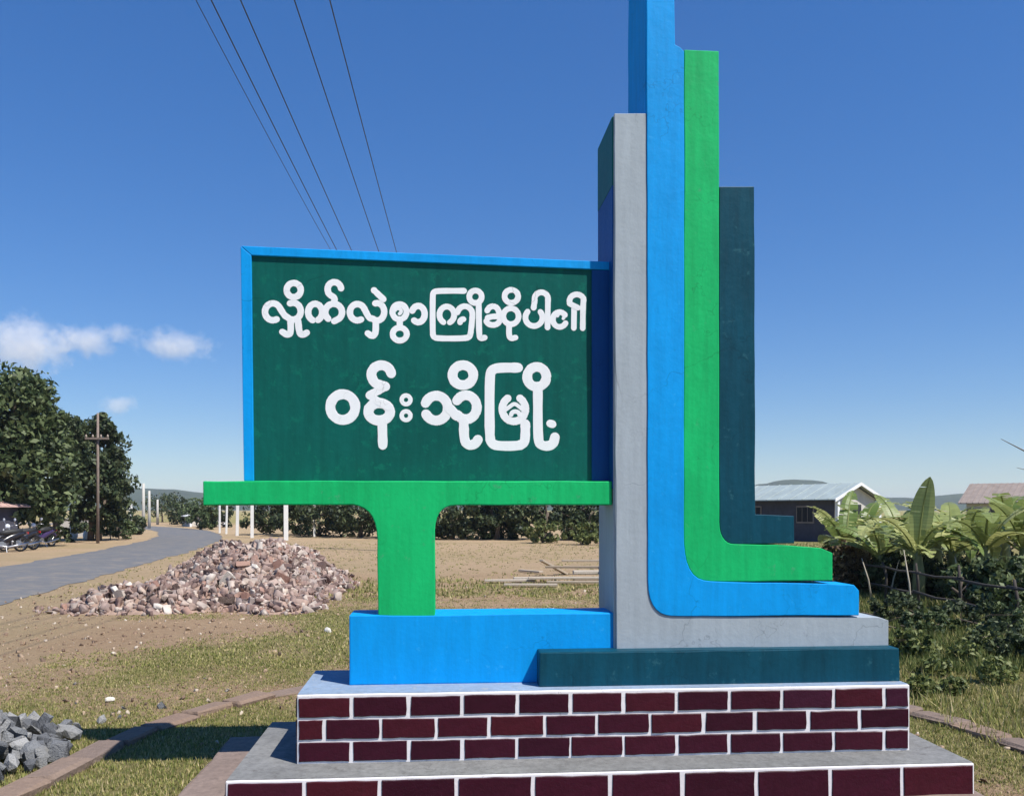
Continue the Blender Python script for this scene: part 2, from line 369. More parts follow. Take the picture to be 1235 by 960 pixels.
r2 = [pl(x, 880, V_UP)[0] for x in (358, 391.6, 459.6, 526, 590, 657, 720, 784, 848, 911, 974.6, 1037, 1097)]
UPD = 1.0
plinth('upper_plinth', r1[0], r1[-1], V_UP, UPD, ZL - 0.002, zu, [r1, r2, r1], 0.023, M['cement_blue'], 'three course maroon brick plinth outlined in white')
ap = roughen(MB().box(lowj[0] - 0.33, lowj[-1] + 0.05, -0.25, LD + 0.3, -0.05, 0.055).build('apron', M['apron'], MON, bevel=0.012), .008)
# dark teal base slab and blue block
a, c = pl(651, 787, V_SLAB), pl(1085, 787, V_SLAB)
ZT = zu
slab = roughen(MB().box(a[0], c[0], V_SLAB, 0.975, ZT, a[1]).build('base_slab', M['teal'], MON, bevel=0.006), .004); slab['label'] = 'dark teal slab under the fins'
ZS = a[1]
a, c = pl(421, 742, V_BLK), pl(742, 742, V_BLK)
blk = roughen(MB().box(a[0], c[0], V_BLK, V_BLK + 0.28, ZT + 0.002, a[1]).build('block', M['blue'], MON, bevel=0.008), .003); blk['label'] = 'bright blue block carrying the sign post'
ZB = a[1]
# T shaped bracket: post and cantilevered bar in one
tp = [(738, 580), (245, 580), (245, 609)] + arc((425, 609), (453, 611), (455, 650)) + [(456, 743), (525, 743)] + arc((525, 640), (526, 609), (549, 609)) + [(738, 609)]
tb = roughen(MB().prism(poly(tp, V_T), V_T, V_T + 0.27).build('bracket', M['green'], MON, bevel=0.006), .003); tb['label'] = 'bright green T shaped post and bar under the board'
# sign board, frame, lettering
bp = [(304, 308), (306, 584), (737, 584), (737, 316)]
brd = MB().prism(poly([(293, 299), (298, 581), (739, 581), (739, 317)], V_BRD), V_BRD, V_BRD + 0.13).build('sign_board', M['board'], MON); brd['label'] = 'dark green signboard with white Burmese lettering'
fr = MB()
vf = V_BRD - 0.016
fr.prism(poly([(290, 297), (294, 580), (306, 580), (303, 308)], vf), vf, V_BRD + 0.14)
fr.prism(poly([(290.4, 296.6), (303, 308), (739.5, 326), (739.5, 316)], vf), vf, V_BRD + 0.14)
fr.build('frame', M['blue'], brd, bevel=0.004)
fs_ = MB().prism(poly([(714, 325.5), (714, 580), (739.3, 580), (739.3, 326.5)], vf), vf, V_BRD + 0.135).build('frame', M['navy'], brd, bevel=0.004); fs_['label'] = 'blue frame strip next to the grey column with its shade painted in'  # right frame member: darker blue carries the column's cast shade in its colour

STROKES = []
def tolist(ox, oy, s, pts): return [(ox + x / s, oy + y / s) for x, y in pts]
def A(cx, cy, rx, ry, a0, a1, n=None):
    n = n or max(8, int(abs(a1 - a0) / 14))
    return [(cx + rx * math.cos(R(a0 + (a1 - a0) * i / n)), cy + ry * math.sin(R(a0 + (a1 - a0) * i / n))) for i in range(n + 1)]
def letter(ox, oy, s, w, strokes):
    """strokes as image-like points (x right, y down) on the board; one mesh per letter"""
    V = []; Fc = []
    v = V_BRD; hgt = 0.0012; K = 4; prof4 = [(-1, 0), (-.95, 1), (.95, 1), (1, 0)]
    for si_, st in enumerate(strokes):
        ww = w; lift = hgt + 0.00035 * si_
        if isinstance(st, tuple): ww, st = st
        if not (abs(st[0][0]-st[-1][0]) + abs(st[0][1]-st[-1][1]) < 3):
            for _ in range(2):
                st = [st[0]] + [q for a_, b_ in zip(st[:-1], st[1:]) for q in ((.75*a_[0]+.25*b_[0], .75*a_[1]+.25*b_[1]), (.25*a_[0]+.75*b_[0], .25*a_[1]+.75*b_[1]))] + [st[-1]]
        pts = [Vector(pl(x, y, v)) for x, y in tolist(ox, oy, s, st)]
        hw = ww / s / 2 * (MY + v) / F
        closed = (pts[0] - pts[-1]).length < hw * 0.5 and len(pts) > 6
        # smooth resample
        prof = []
        n = len(pts)
        for i, p in enumerate(pts):
            if closed: t = pts[(i + 1) % (n - 1)] - pts[(i - 1) % (n - 1)]
            else: t = pts[min(i + 1, n - 1)] - pts[max(i - 1, 0)]
            t.normalize(); prof.append((p, t, 1.0 + random.gauss(0, 0.025)))
        if not closed:
            p, t, _ = prof[0]; pre = [(p - t * hw * math.sin(R(q)), t, max(0.05, math.cos(R(q)))) for q in (84, 60, 30)]
            p, t, _ = prof[-1]; post = [(p + t * hw * math.sin(R(q)), t, max(0.05, math.cos(R(q)))) for q in (30, 60, 84)]
            prof = pre + prof + post
        base = len(V)
        for p, t, k in prof:
            nn = Vector((-t.y, t.x))
            for j in range(K):
                q = p + nn * (hw * k * prof4[j][0])
                V.append((q.x, v - lift * prof4[j][1] + .0005, q.y))
        m_ = len(prof)
        for i in range(m_ - 1):
            for j in range(K):
                Fc.append((base+i*K+j, base+i*K+(j+1) % K, base+(i+1)*K+(j+1) % K, base+(i+1)*K+j))
        if not closed:
            Fc.append(tuple(base + j for j in range(K))); Fc.append(tuple(base + (m_-1)*K + j for j in range(K-1, -1, -1)))
    o = from_py('letter', V, Fc, M['letter'], brd)
    bm = bmesh.new(); bm.from_mesh(o.data); bmesh.ops.recalc_face_normals(bm, faces=bm.faces); bm.to_mesh(o.data); bm.free()
    return o
def L1(*st, w=47): letter(310, 330, 1235/210, w, st)
def L2(*st, w=43): letter(500, 330, 1235/220, w, st)
def L3(*st, w=49): letter(380, 425, 1235/310, w, st)
def lha(dx, dy, sx=1.0):                               # the twin-loop letter that opens both words of the first line
    return [[(x * sx + dx, y + dy) for x, y in A(112, 272, 56, 60, 62, 335) + [(196, 300)] + A(255, 268, 55, 60, 135, -112)]]
L1(*lha(0, 0), A(260, 118, 50, 50, 0, 360), [(238, 335), (240, 425), (215, 437), (180, 415)], [(290, 335), (300, 425), (325, 438), (352, 420)])
L1(A(412, 275, 50, 60, 112, 425), A(543, 275, 60, 60, 130, 410) + [(548, 338)], A(548, 112, 48, 50, -8, -185) + [(508, 148), (552, 172), (546, 205)])
L1(A(712, 275, 54, 58, 62, 335) + [(795, 318)] + A(852, 272, 50, 62, 130, -105), [(842, 335), (842, 425), (818, 448), (786, 425)], [(830, 120), (895, 182)])
L1(A(1010, 272, 50, 54, 0, 360), (26, A(1000, 268, 22, 20, 200, 420)), [(1012, 330), (1012, 372)], A(1012, 430, 50, 46, 0, 360), w=44)
L1(A(1143, 288, 46, 58, 205, 488))
L2([(335, 118), (150, 118), (128, 128), (122, 150), (122, 405), (128, 428), (150, 440), (350, 440), (375, 425), (380, 395)], A(218, 280, 50, 56, 118, 425), A(340, 278, 52, 56, 195, 365) + [(388, 330), (380, 400)], A(330, 330, 22, 20, 180, 270), A(412, 158, 42, 42, 0, 360), [(434, 205), (436, 420), (448, 442), (474, 434)], w=41)
L2(A(530, 272, 42, 50, 205, 350), [(495, 300), (530, 290), (585, 292)], A(530, 315, 46, 34, 165, 15), A(652, 290, 52, 54, 0, 360), A(655, 155, 46, 44, 0, 360), [(640, 345), (638, 420), (652, 442), (682, 434)], w=41)
L2(A(808, 298, 58, 58, 222, -40), A(858, 172, 46, 44, 165, 350) + [(902, 215), (900, 365)], [(812, 190), (806, 232)], w=41)
L2(A(982, 312, 46, 50, -40, -330), (24, A(990, 290, 22, 22, 190, 400)), [(1080, 225), (1078, 368)], A(1098, 188, 50, 46, 175, 340) + [(1140, 215), (1138, 370)], [(1050, 205), (1105, 232)], w=41)
L3(A(133, 263, 60, 62, 0, 360))
L3(A(318, 108, 48, 46, -10, -190) + [(284, 146), (312, 158), (336, 164)], (40, [(335, 166), (300, 186), (262, 206)]), (36, [(260, 208), (282, 222), (305, 236)]), (50, A(308, 286, 52, 42, 0, 360)), (46, [(322, 330), (325, 445)]), (36, [(300, 235), (350, 262)]))
L3((22, A(437, 228, 21, 21, 0, 360)))
L3((22, A(437, 304, 21, 21, 0, 360)))
L3(A(582, 268, 56, 60, 205, 510), A(725, 264, 52, 58, 215, 500), [(645, 268), (680, 305)], A(710, 110, 50, 48, 0, 360), [(714, 335), (716, 425), (738, 448), (770, 440), (782, 420)])
L3([(975, 74), (880, 74), (850, 84), (838, 112), (838, 410), (848, 438), (878, 450), (975, 450), (1005, 436), (1010, 405), (1010, 345)], (38, A(955, 272, 56, 60, -58, 238)), (20, [(912, 278), (934, 262), (958, 244), (982, 262), (1004, 280)]), (22, A(962, 300, 20, 16, 180, 360)))
L3(A(1065, 118, 46, 48, 0, 360), [(1070, 165), (1070, 420), (1084, 445), (1115, 452), (1145, 440), (1152, 408)], (40, [(1130, 342), (1140, 345)]))

# fins: four L shaped slabs, each a thin L in front with a deep column behind
VB = 0.965; ARM = 0.25
def fin(pts, front, colx, ytop, ybase, mat, label, zlow=None):
    mb = MB(); P2 = poly(pts, front); mb.prism(P2, front, front + ARM)
    u0 = pl(colx[0], 500, front)[0]; u1 = pl(colx[1], 500, front)[0]
    z1 = pl(colx[0], ytop, front)[1]; z0 = pl(colx[0], ybase, front)[1]
    mb.box(u0 - .0015, u1, front + .015, VB, z0, z1 - .003)
    o = roughen(mb.build('fin', mat, MON, bevel=0.004)); o['label'] = label; return o, u0, z1
g_b = arc((781.5, 700), (782, 743), (812, 743))        # grey / blue seam
b_g = arc((825, 655), (826, 701), (858, 701))          # blue / green seam
g_t = arc((867.5, 630), (868, 656), (886, 656))        # green / teal seam
gf, ug, zg = fin([(741, 137), (743.5, ZS and 785), (1072, 783), (1072, 748), (1060, 744)] + g_b[::-1] + [(780, 137)], V_FIN, (741, 780), 137, 786, M['grey'], 'light grey L shaped fin')
fin([(780, -70)] + g_b + [(1036, 742), (1036, 712), (1030, 705)] + b_g[::-1] + [(825, 62), (820, 57), (814, 54), (813, -70)], V_FIN - 0.008, (780, 812.5), -70, 700, M['blue'], 'tallest bright blue L shaped fin')
fin([(825.3, 60)] + b_g + [(1004, 700), (1004, 667), (990, 661), (950, 657.5)] + g_t[::-1] + [(867, 62)], V_FIN, (825.5, 867), 61, 650, M['green'], 'bright green L shaped fin')
fin([(867.6, 225)] + g_t + [(958, 655), (958, 622), (911, 620), (910, 225)], V_FIN + 0.014, (867.8, 909.6), 225, 625, M['teal'], 'short dark teal L shaped fin')
zd = pl(741, 222, V_FIN)[1]; zd2 = pl(741, 330, V_FIN)[1]
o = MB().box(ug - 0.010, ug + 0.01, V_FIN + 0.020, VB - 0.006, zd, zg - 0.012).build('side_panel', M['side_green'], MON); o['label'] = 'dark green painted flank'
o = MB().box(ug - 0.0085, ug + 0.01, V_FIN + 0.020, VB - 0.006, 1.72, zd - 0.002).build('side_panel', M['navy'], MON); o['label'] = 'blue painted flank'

# ------------------------------------------------------------------ kerb ring of separate stones
KR = catmull([(-2.72, 3.9), (-2.74, 4.9), (-2.70, 5.8), (-2.55, 6.7), (-1.98, 7.75), (-1.0, 8.35), (0.4, 8.55), (1.8, 8.2), (2.65, 7.65), (3.11, 7.03), (3.38, 6.2), (3.5, 5.4), (3.45, 4.4)], 24)
KB = empty('garden_kerb', (0.3, 8.5, 0)); tag(KB, 'low curved kerb of weathered brown concrete pieces round the monument', 'kerb')
dist = [0]
for p, q in zip(KR[:-1], KR[1:]): dist.append(dist[-1] + (q - p).length)
pos = 0.0
kst = []
for k in range(4):
    bm = bmesh.new(); bmesh.ops.create_cube(bm, size=1); bmesh.ops.scale(bm, vec=(0.42, 0.19, 0.12), verts=bm.verts)
    bmesh.ops.bevel(bm, geom=list(bm.edges), offset=0.014, segments=1, affect='EDGES')
    for v_ in bm.verts: v_.co += Vector((random.gauss(0, .004), random.gauss(0, .006), random.gauss(0, .005)))
    me = bpy.data.meshes.new('kerb_stone'); bm.to_mesh(me); bm.free(); me.materials.append(M['kerb']); kst.append(me)
while pos < dist[-1] - 0.4:
    i = max(j for j in range(len(dist)) if dist[j] <= pos + 0.2); i = min(i, len(KR) - 2)
    t = (KR[i+1] - KR[i]).normalized(); fr_ = (pos + 0.2 - dist[i]) ; p = KR[i] + t * fr_
    o = bpy.data.objects.new('kerb_stone', random.choice(kst)); link(o, KB)
    bur = .010 * sstep(5.7, 6.6, p.y) * (1 if p.x < 1 else 0)
    o.location = (p.x - 0.3 + random.gauss(0, .012), p.y - 8.5 + random.gauss(0, .012), -0.014 - bur + random.gauss(0, .009))
    o.rotation_euler = (random.gauss(0, .03), random.gauss(0, .02), math.atan2(t.y, t.x) + random.gauss(0, .03))
    pos += 0.432

# ------------------------------------------------------------------ stones
def rock_mesh(seed, boxy, mat, sub=1, name='stone'):
    rr = random.Random(seed); bm = bmesh.new()
    if boxy:
        bmesh.ops.create_cube(bm, size=1)
        bmesh.ops.scale(bm, vec=(rr.uniform(.9, 1.5), rr.uniform(.5, .9), rr.uniform(.22, .55)), verts=bm.verts)
        bmesh.ops.bevel(bm, geom=rr.sample(list(bm.edges), 5), offset=0.12, segments=1, affect='EDGES')
        for v_ in bm.verts: v_.co += Vector((rr.gauss(0, .07), rr.gauss(0, .07), rr.gauss(0, .06)))
    else:
        bmesh.ops.create_icosphere(bm, subdivisions=sub, radius=0.5)
        s = Vector((rr.uniform(.9, 1.4), rr.uniform(.7, 1.0), rr.uniform(.5, .8)))
        for v_ in bm.verts:
            d = 1 + 0.45 * noise.noise(v_.co * 2.2 + Vector((seed * 3.1, 0, 0))); v_.co = Vector((v_.co.x * s.x, v_.co.y * s.y, v_.co.z * s.z)) * d
    bmesh.ops.convex_hull(bm, input=list(bm.verts))
    bm.faces.ensure_lookup_table()
    lone = [v_ for v_ in bm.verts if not v_.link_faces]
    bmesh.ops.delete(bm, geom=lone, context='VERTS')
    bmesh.ops.recalc_face_normals(bm, faces=bm.faces)
    bmesh.ops.triangulate(bm, faces=list(bm.faces))
    me = bpy.data.meshes.new(name); bm.to_mesh(me); bm.free(); me.materials.append(mat); return me
RUB = [(0, (0.13, 0.085, 0.075)), (0.2, (0.30, 0.205, 0.175)), (0.42, (0.40, 0.29, 0.24)), (0.58, (0.30, 0.24, 0.22)), (0.72, (0.58, 0.49, 0.41)), (0.86, (0.36, 0.20, 0.15)), (1.0, (0.70, 0.64, 0.56))]
M['rubble'] = island('broken_brick', RUB, 0.95, 0.5, 14, use_object=True)
M['rubble_i'] = island('broken_brick_bits', RUB, 0.95, 0.5, 14)
GRK = [(0, (0.13, 0.135, 0.145)), (0.5, (0.25, 0.255, 0.26)), (0.8, (0.36, 0.355, 0.34)), (1, (0.46, 0.45, 0.43))]
M['rock'] = island('grey_rock', GRK, 0.9, 1.0, 9, use_object=True)
M['rubble_core'] = plain('rubble_dirt', (0.33, 0.23, 0.175), 0.95, 0.4, 9, 0.7)
def mound(x, y):
    h = 0
    for cx, cy, hh, sx, sy, an in [(-5.9, 14.4, .44, .85, .55, .1), (-4.8, 15.2, .52, .9, .7, .3), (-5.0, 18.2, .84, .85, 1.3, .1), (-6.0, 18.8, .86, .8, 1.2, .1), (-4.7, 20.0, .74, .5, 1.1, 0), (-3.8, 14.2, .30, .5, .45, 0), (-4.35, 17.0, .5, .45, .8, 0)]:
        dx, dy = x - cx, y - cy; c, s = math.cos(an), math.sin(an); a_, b_ = dx * c + dy * s, -dx * s + dy * c
        h = max(h, hh * math.exp(-0.5 * ((a_ / sx)**2 + (b_ / sy)**2) * 1.15)) + 0.12 * hh * math.exp(-0.5 * ((a_ / sx)**2 + (b_ / sy)**2))
    return h - 0.13 + 0.10 * noise.noise((x * 1.6, y * 1.6, 0)) * (1 if h > .1 else 0)
RH = empty('rubble_heap', (-5, 16, 0)); tag(RH, 'long heap of pinkish brown broken bricks and stones beside the road', 'rubble heap')
mx = np.arange(-11, -1, 0.16); my = np.arange(12, 31, 0.16)
mv = [(x + 5, y - 16, max(mound(x, y), -0.06)) for y in my for x in mx]; n = len(mx)
mf = [(j*n+i, j*n+i+1, (j+1)*n+i+1, (j+1)*n+i) for j in range(len(my)-1) for i in range(n-1) if max(mv[j*n+i][2], mv[(j+1)*n+i+1][2], mv[j*n+i+1][2], mv[(j+1)*n+i][2]) > -0.05]
from_py('mound', mv, mf, M['rubble_core'], RH, smooth=True)
rb = [rock_mesh(100 + k, k < 9, M['rubble']) for k in range(10)]
def rand_rot(): return (random.uniform(0, 6.3), random.uniform(0, 6.3), random.uniform(0, 6.3))
cnt = 0; spots = []
while cnt < 300:
    x, y = random.uniform(-8.5, -2), random.uniform(12.6, 23)
    h = mound(x, y)
    if h < 0.0 or (h < .1 and random.random() < .5) or any((x-a)**2 + (y-c)**2 < 0.02 for a, c in spots): continue
    spots.append((x, y)); s = random.uniform(0.10, 0.18) * (random.uniform(1.2, 1.5) if random.random() < .15 else 1)
    o = bpy.data.objects.new('stone', random.choice(rb)); link(o, RH)
    o.location = (x + 5, y - 16, max(h, 0) + s * 0.16); o.rotation_euler = rand_rot(); o.scale = (s, s, s); cnt += 1
def scatter_join(name, meshes, items, mat, parent=None):
    """items: (loc, rot, scale) -> ONE mesh"""
    bases = []
    for me in meshes:
        v = np.zeros(len(me.vertices) * 3); me.vertices.foreach_get('co', v); f = np.zeros(len(me.polygons) * 3, dtype=np.int64)
        me.polygons.foreach_get('vertices', f); bases.append((v.reshape(-1, 3), f.reshape(-1, 3)))
    VV = []; FF = []; n = 0
    from mathutils import Euler
    for loc, rot, s in items:
        v, f = random.choice(bases); m3 = np.array(Euler(rot).to_matrix())
        VV.append(v @ m3.T * s + np.array(loc)); FF.append(f + n); n += len(v)
    return from_np(name, np.concatenate(VV), np.concatenate(FF), mat, parent)
its = []
while len(its) < 9000:
    x, y = random.uniform(-9.8, -1.6), random.uniform(12.2, 29)
    h = mound(x, y)
    if h < -0.07 or (h < 0.02 and random.random() < .85): continue
    s = random.choice([.025, .03, .035, .045, .055, .07, .09, .11, .14]) * random.uniform(.7, 1.2); its.append(((x + 5, y - 16, max(h, 0) + s * .15), rand_rot(), s))
tag(scatter_join('small_rubble', rb, its, M['rubble_i'], RH), kind='stuff')

SH = empty('stone_heap', (-3.25, 5.75, 0)); tag(SH, 'small heap of sharp grey quarry stones on the grass at the lower left', 'stone heap')
gr = [rock_mesh(300 + k, k % 2 == 0, M['rock'], sub=1) for k in range(6)]
for k in range(230):
    a = random.uniform(0, 6.28); r = abs(random.gauss(0, .46)); x, y = r * math.cos(a) * 1.0 - .10, r * math.sin(a) * 1.15
    z = max(0.0, 0.22 * math.exp(-((x + .15)**2 + y * y) / .16)) * random.uniform(.5, 1)
    s = random.uniform(.07, .17) if r < .5 else random.uniform(.03, .10)
    if x > 0.44 + (y * .1): continue
    o = bpy.data.objects.new('stone', random.choice(gr)); link(o, SH); o.location = (x, y, z + s * .2); o.rotation_euler = rand_rot(); o.scale = (s,) * 3
M['pale'] = plain('pale_stone', (0.62, 0.58, 0.50), 0.9, 0.12, 20, 0.4)
pm = rock_mesh(411, False, M['pale'], sub=2, name='pale_stone')
for x, y, s, lab in [(133, 846, .07, 'small whitish stone lying on the grass left of the monument'), (395, 762, .10, 'pale stone on the grass in front of the rubble heap'), (122, 905, .05, 'small pale stone at the end of the left kerb')]:
    gxy = px_ground(x, y); o = bpy.data.objects.new('pale_stone', pm); link(o); o.location = (gxy[0], gxy[1], s * .25); o.scale = (s * 1.3, s, s); o.rotation_euler = (0.2, 0.1, x)
    tag(o, lab, 'stone')

# ------------------------------------------------------------------ grass (uncountable)
def blades(n, region, hgt, wid, per, thr, seed):
    rg = np.random.default_rng(seed); P = []
    while len(P) < n:
        y = rg.uniform(region[2], region[3]); w = (y * 0.60 + .4); x = rg.uniform(max(region[0], -w), min(region[1], w))
        u = (x - MX) * ud[0] + (y - MY) * ud[1]; v = (x - MX) * vd[0] + (y - MY) * vd[1]
        if -0.36 < u < UW + .08 and -0.3 < v < LD + .33: continue
        if y > 12 and mound(x, y) > -0.03: continue
        g = grassy(x, y)
        if road_dist(x, y) < HALF + .1 or rg.random() > (g - thr) * 1.8: continue
        P.append((x, y, g))
    P = np.array(P); T = np.repeat(P, per, axis=0); k = len(T)
    px_ = T[:, 0] + rg.normal(0, wid * 3, k); py_ = T[:, 1] + rg.normal(0, wid * 3, k)
    a = rg.uniform(0, 6.283, k); lean = rg.normal(0, .55, k); h = hgt * rg.uniform(.45, 1.3, k) * (0.5 + .7 * T[:, 2])
    dx, dy = np.cos(a), np.sin(a); w = wid * rg.uniform(.6, 1.3, k)
    tipx, tipy = px_ + lean * h * -dy, py_ + lean * h * dx
    V = np.zeros((k, 3, 3)); V[:, 0] = np.stack([px_ - dx*w, py_ - dy*w, np.zeros(k) - .002], 1); V[:, 1] = np.stack([px_ + dx*w, py_ + dy*w, np.zeros(k) - .002], 1)
    V[:, 2] = np.stack([tipx, tipy, h], 1)
    return V.reshape(-1, 3), np.arange(k * 3).reshape(-1, 3)
M['grass'] = island('grass_blades', [(0, (0.10, 0.13, 0.028)), (0.35, (0.21, 0.235, 0.06)), (0.6, (0.34, 0.32, 0.105)), (0.82, (0.48, 0.40, 0.18)), (1, (0.58, 0.48, 0.28))], 0.8, 0, trans=0.25)
sets = [blades(50000, (-6, 6, 4.2, 9.5), .022, .004, 4, .02, 1), blades(34000, (-9, 9, 9, 18), .026, .008, 3, .02, 2), blades(11000, (-14, 16, 16, 42), .075, .016, 4, -.12, 3), blades(1500, (3.2, 9, 6, 18), .10, .006, 5, .1, 4)]
VV = []; FF = []; n = 0
for v, f in sets: VV.append(v); FF.append(f + n); n += len(v)
tag(from_np('grass', np.concatenate(VV), np.concatenate(FF), M['grass']), 'short dry green and straw grass covering the ground around the monument', 'grass', kind='stuff')

M['lush'] = island('lush_grass', [(0, (0.04, 0.065, 0.016)), (.4, (0.085, 0.125, 0.03)), (.75, (0.17, 0.20, 0.06)), (1, (0.34, 0.31, 0.12))], .8, 0, trans=.3)
lv, lf = blades(5200, (3.9, 10, 8.6, 17.5), .10, .006, 6, -.3, 8)
tag(from_np('tall_grass', lv, lf, M['lush']), 'taller green grass growing along the foot of the fence on the right', 'grass', kind='stuff')
pb_ = []
while len(pb_) < 2200:
    y = 4.3 + 14 * random.random()**1.5; x = random.uniform(-.6 * y - .3, .6 * y + .3); u = (x - MX) * ud[0] + (y - MY) * ud[1]; v = (x - MX) * vd[0] + (y - MY) * vd[1]
    if -0.36 < u < UW + .08 and -0.3 < v < LD + .33 or road_dist(x, y) < HALF or random.random() < grassy(x, y) * 1.3: continue
    k = random.choice([.012, .014, .018, .022, .03, .04]) * random.uniform(.7, 1.3); pb_.append(((x, y, k * .12), rand_rot(), k))
M['pebble'] = island('pebbles', [(0, (0.16, 0.11, 0.08)), (.4, (0.28, 0.19, 0.125)), (.85, (0.38, 0.28, 0.19)), (1, (0.55, 0.48, 0.39))], .95, 0)
tag(scatter_join('pebbles', rb, pb_, M['pebble']), 'loose pebbles and clods scattered over the bare soil', 'pebbles', kind='stuff')
# ------------------------------------------------------------------ foliage
def leaf_mat(name, dark, mid, light, trans=0.3):
    return island(name, [(0, dark), (0.45, mid), (0.8, light), (1, sc(light, 1.25))], 0.55, 0, trans=trans, spec=0.4)
M['leaf_a'] = leaf_mat('leaf_deep_green', (0.026, 0.045, 0.016), (0.07, 0.105, 0.036), (0.16, 0.20, 0.085))
M['leaf_b'] = leaf_mat('leaf_dark', (0.016, 0.03, 0.014), (0.04, 0.064, 0.026), (0.105, 0.13, 0.055))
M['leaf_c'] = leaf_mat('leaf_light', (0.05, 0.075, 0.02), (0.11, 0.145, 0.04), (0.22, 0.24, 0.08))
M['leaf_d'] = leaf_mat('leaf_dry', (0.08, 0.055, 0.03), (0.15, 0.10, 0.055), (0.24, 0.18, 0.10))
M['bark'] = plain('bark', (0.13, 0.10, 0.075), 0.95, 0.3, 8, 0.8, dist=0.03)
def leaves(blobs, n, size, seed, clump=0.32, nclump=26, droop=0.2):
    rg = np.random.default_rng(seed); C = []; Rr = []
    vol = np.array([b[3] * b[4] * b[5] for b in blobs]); pr = vol / vol.sum()
    for _ in range(nclump * len(blobs)):
        bx, by, bz, rx, ry, rz = blobs[rg.choice(len(blobs), p=pr)]
        d = rg.normal(size=3); d /= np.linalg.norm(d); r = rg.uniform(.45, 1.0)**0.6
        C.append((bx + d[0]*rx*r, by + d[1]*ry*r, bz + d[2]*rz*r)); Rr.append(clump * min(rx, rz) * rg.uniform(.6, 1.3))
    C = np.array(C); Rr = np.array(Rr); idx = rg.integers(0, len(C), n)
    d = rg.normal(size=(n, 3)); d /= np.linalg.norm(d, axis=1)[:, None]
    P = C[idx] + d * (Rr[idx] * rg.uniform(.3, 1, n)**.5)[:, None]
    t = rg.normal(size=(n, 3)); t[:, 2] -= droop; t /= np.linalg.norm(t, axis=1)[:, None]
    nn = d + rg.normal(size=(n, 3)) * .6 + np.array([0, 0, .5]); b_ = np.cross(nn, t); b_ /= np.linalg.norm(b_, axis=1)[:, None] + 1e-9
    s = size * rg.uniform(.6, 1.4, n)[:, None]
    up = np.cross(t, b_) * s * .12
    V = np.stack([P - t*s*.5, P + b_*s*.28 + up, P + t*s*.55, P - b_*s*.28 + up], 1)
    V[:, :, 2] = np.maximum(V[:, :, 2], 0.02)
    return V.reshape(-1, 3), np.arange(n * 4).reshape(-1, 4)
def tree(name, label, cat, loc, blobs, n, size, mat, trunk_h, trunk_r, seed, group=None, nclump=26, stems=1):
    t = empty(name, loc); tag(t, label, cat, group)
    V, Q = leaves(blobs, n, size, seed, nclump=nclump); from_np('crown', V, Q, mat, t)
    rr = random.Random(seed); mb = MB()
    for s_ in range(stems):
        ox, oy = (rr.uniform(-.3, .3), rr.uniform(-.2, .2)) if stems > 1 else (0, 0)
        top = Vector((ox * 2 + rr.uniform(-.2, .2), oy * 2, trunk_h)); pth = [Vector((ox, oy, -.1)), Vector((ox + rr.uniform(-.06, .06), oy, trunk_h * .45)), top]
        mb.tube(pth, [trunk_r * 1.25, trunk_r, trunk_r * .65], 8)
        for bl in blobs:
            e = Vector(bl[:3]) + Vector((rr.uniform(-.4, .4) * bl[3], rr.uniform(-.4, .4) * bl[4], rr.uniform(.0, .6) * bl[5]))
            mid = top.lerp(e, .5) + Vector((0, 0, .12 * trunk_h)); mb.tube([pth[1].lerp(top, .6), mid, e], [trunk_r * .55, trunk_r * .35, trunk_r * .1], 6)
    mb.build('trunk', M['bark'], t, smooth=True); return t
# roadside trees on the left
tree('roadside_tree', 'largest broad-leaved tree at the left edge beyond the road', 'tree', (-21.2, 38.0, 0),
     [(0, 0, 5.0, 2.2, 2.2, 2.4), (.5, -.4, 3.0, 2.1, 2.0, 2.0), (-1.6, 0, 3.8, 2.2, 2, 2.6), (.5, .2, 6.6, 1.1, 1.2, .9), (.9, -.6, 1.7, 1.3, 1.2, .8)], 19000, .27, M['leaf_a'], 3.2, .22, 11, nclump=34)
tree('roadside_tree', 'lower dark tree filling the gap between the two tallest roadside trees', 'tree', (-22.4, 44, 0),
     [(0, 0, 3.3, 1.7, 1.8, 2.0), (.3, 0, 5.0, 1.2, 1.2, 1.2)], 6500, .25, M['leaf_b'], 2.4, .16, 12)
tree('roadside_tree', 'round-topped dark tree standing behind the wooden utility pole', 'tree', (-21.3, 45.5, 0),
     [(0, 0, 4.3, 1.6, 1.6, 1.9), (.35, 0, 2.4, 1.6, 1.6, 1.6), (-.5, 0, 3.0, 1.5, 1.4, 1.8), (.1, 0, 5.5, 1.15, 1.1, .85), (.1, 0, 1.2, 1.5, 1.4, .8)], 13000, .25, M['leaf_b'], 2.2, .15, 13, stems=2)
tree('roadside_tree', 'slim small tree at the right end of the roadside row', 'tree', (-23.2, 52.5, 0), [(0, 0, 3.0, .8, .9, 2.0)], 2200, .2, M['leaf_b'], 2, .09, 14)
for i, (x, y, Y, w, h, lm, lab) in enumerate([(72, 650, 43, 1.2, 1.3, 'leaf_b', 'low dark undergrowth between the largest tree and the utility pole'), (140, 648, 48, 1.2, 1.3, 'leaf_a', 'low green undergrowth right of the wooden utility pole'), (155, 645, 56, 1.1, 1.5, 'leaf_b', 'dark undergrowth at the right end of the roadside trees')]):
    tree('undergrowth', lab, 'shrub', ((x - CX) * Y / F, Y, 0), [(0, 0, h * .45, w, w * .7, h * .5)], 1500, .2, M[lm], h * .4, .03, 200 + i, nclump=24, stems=2)
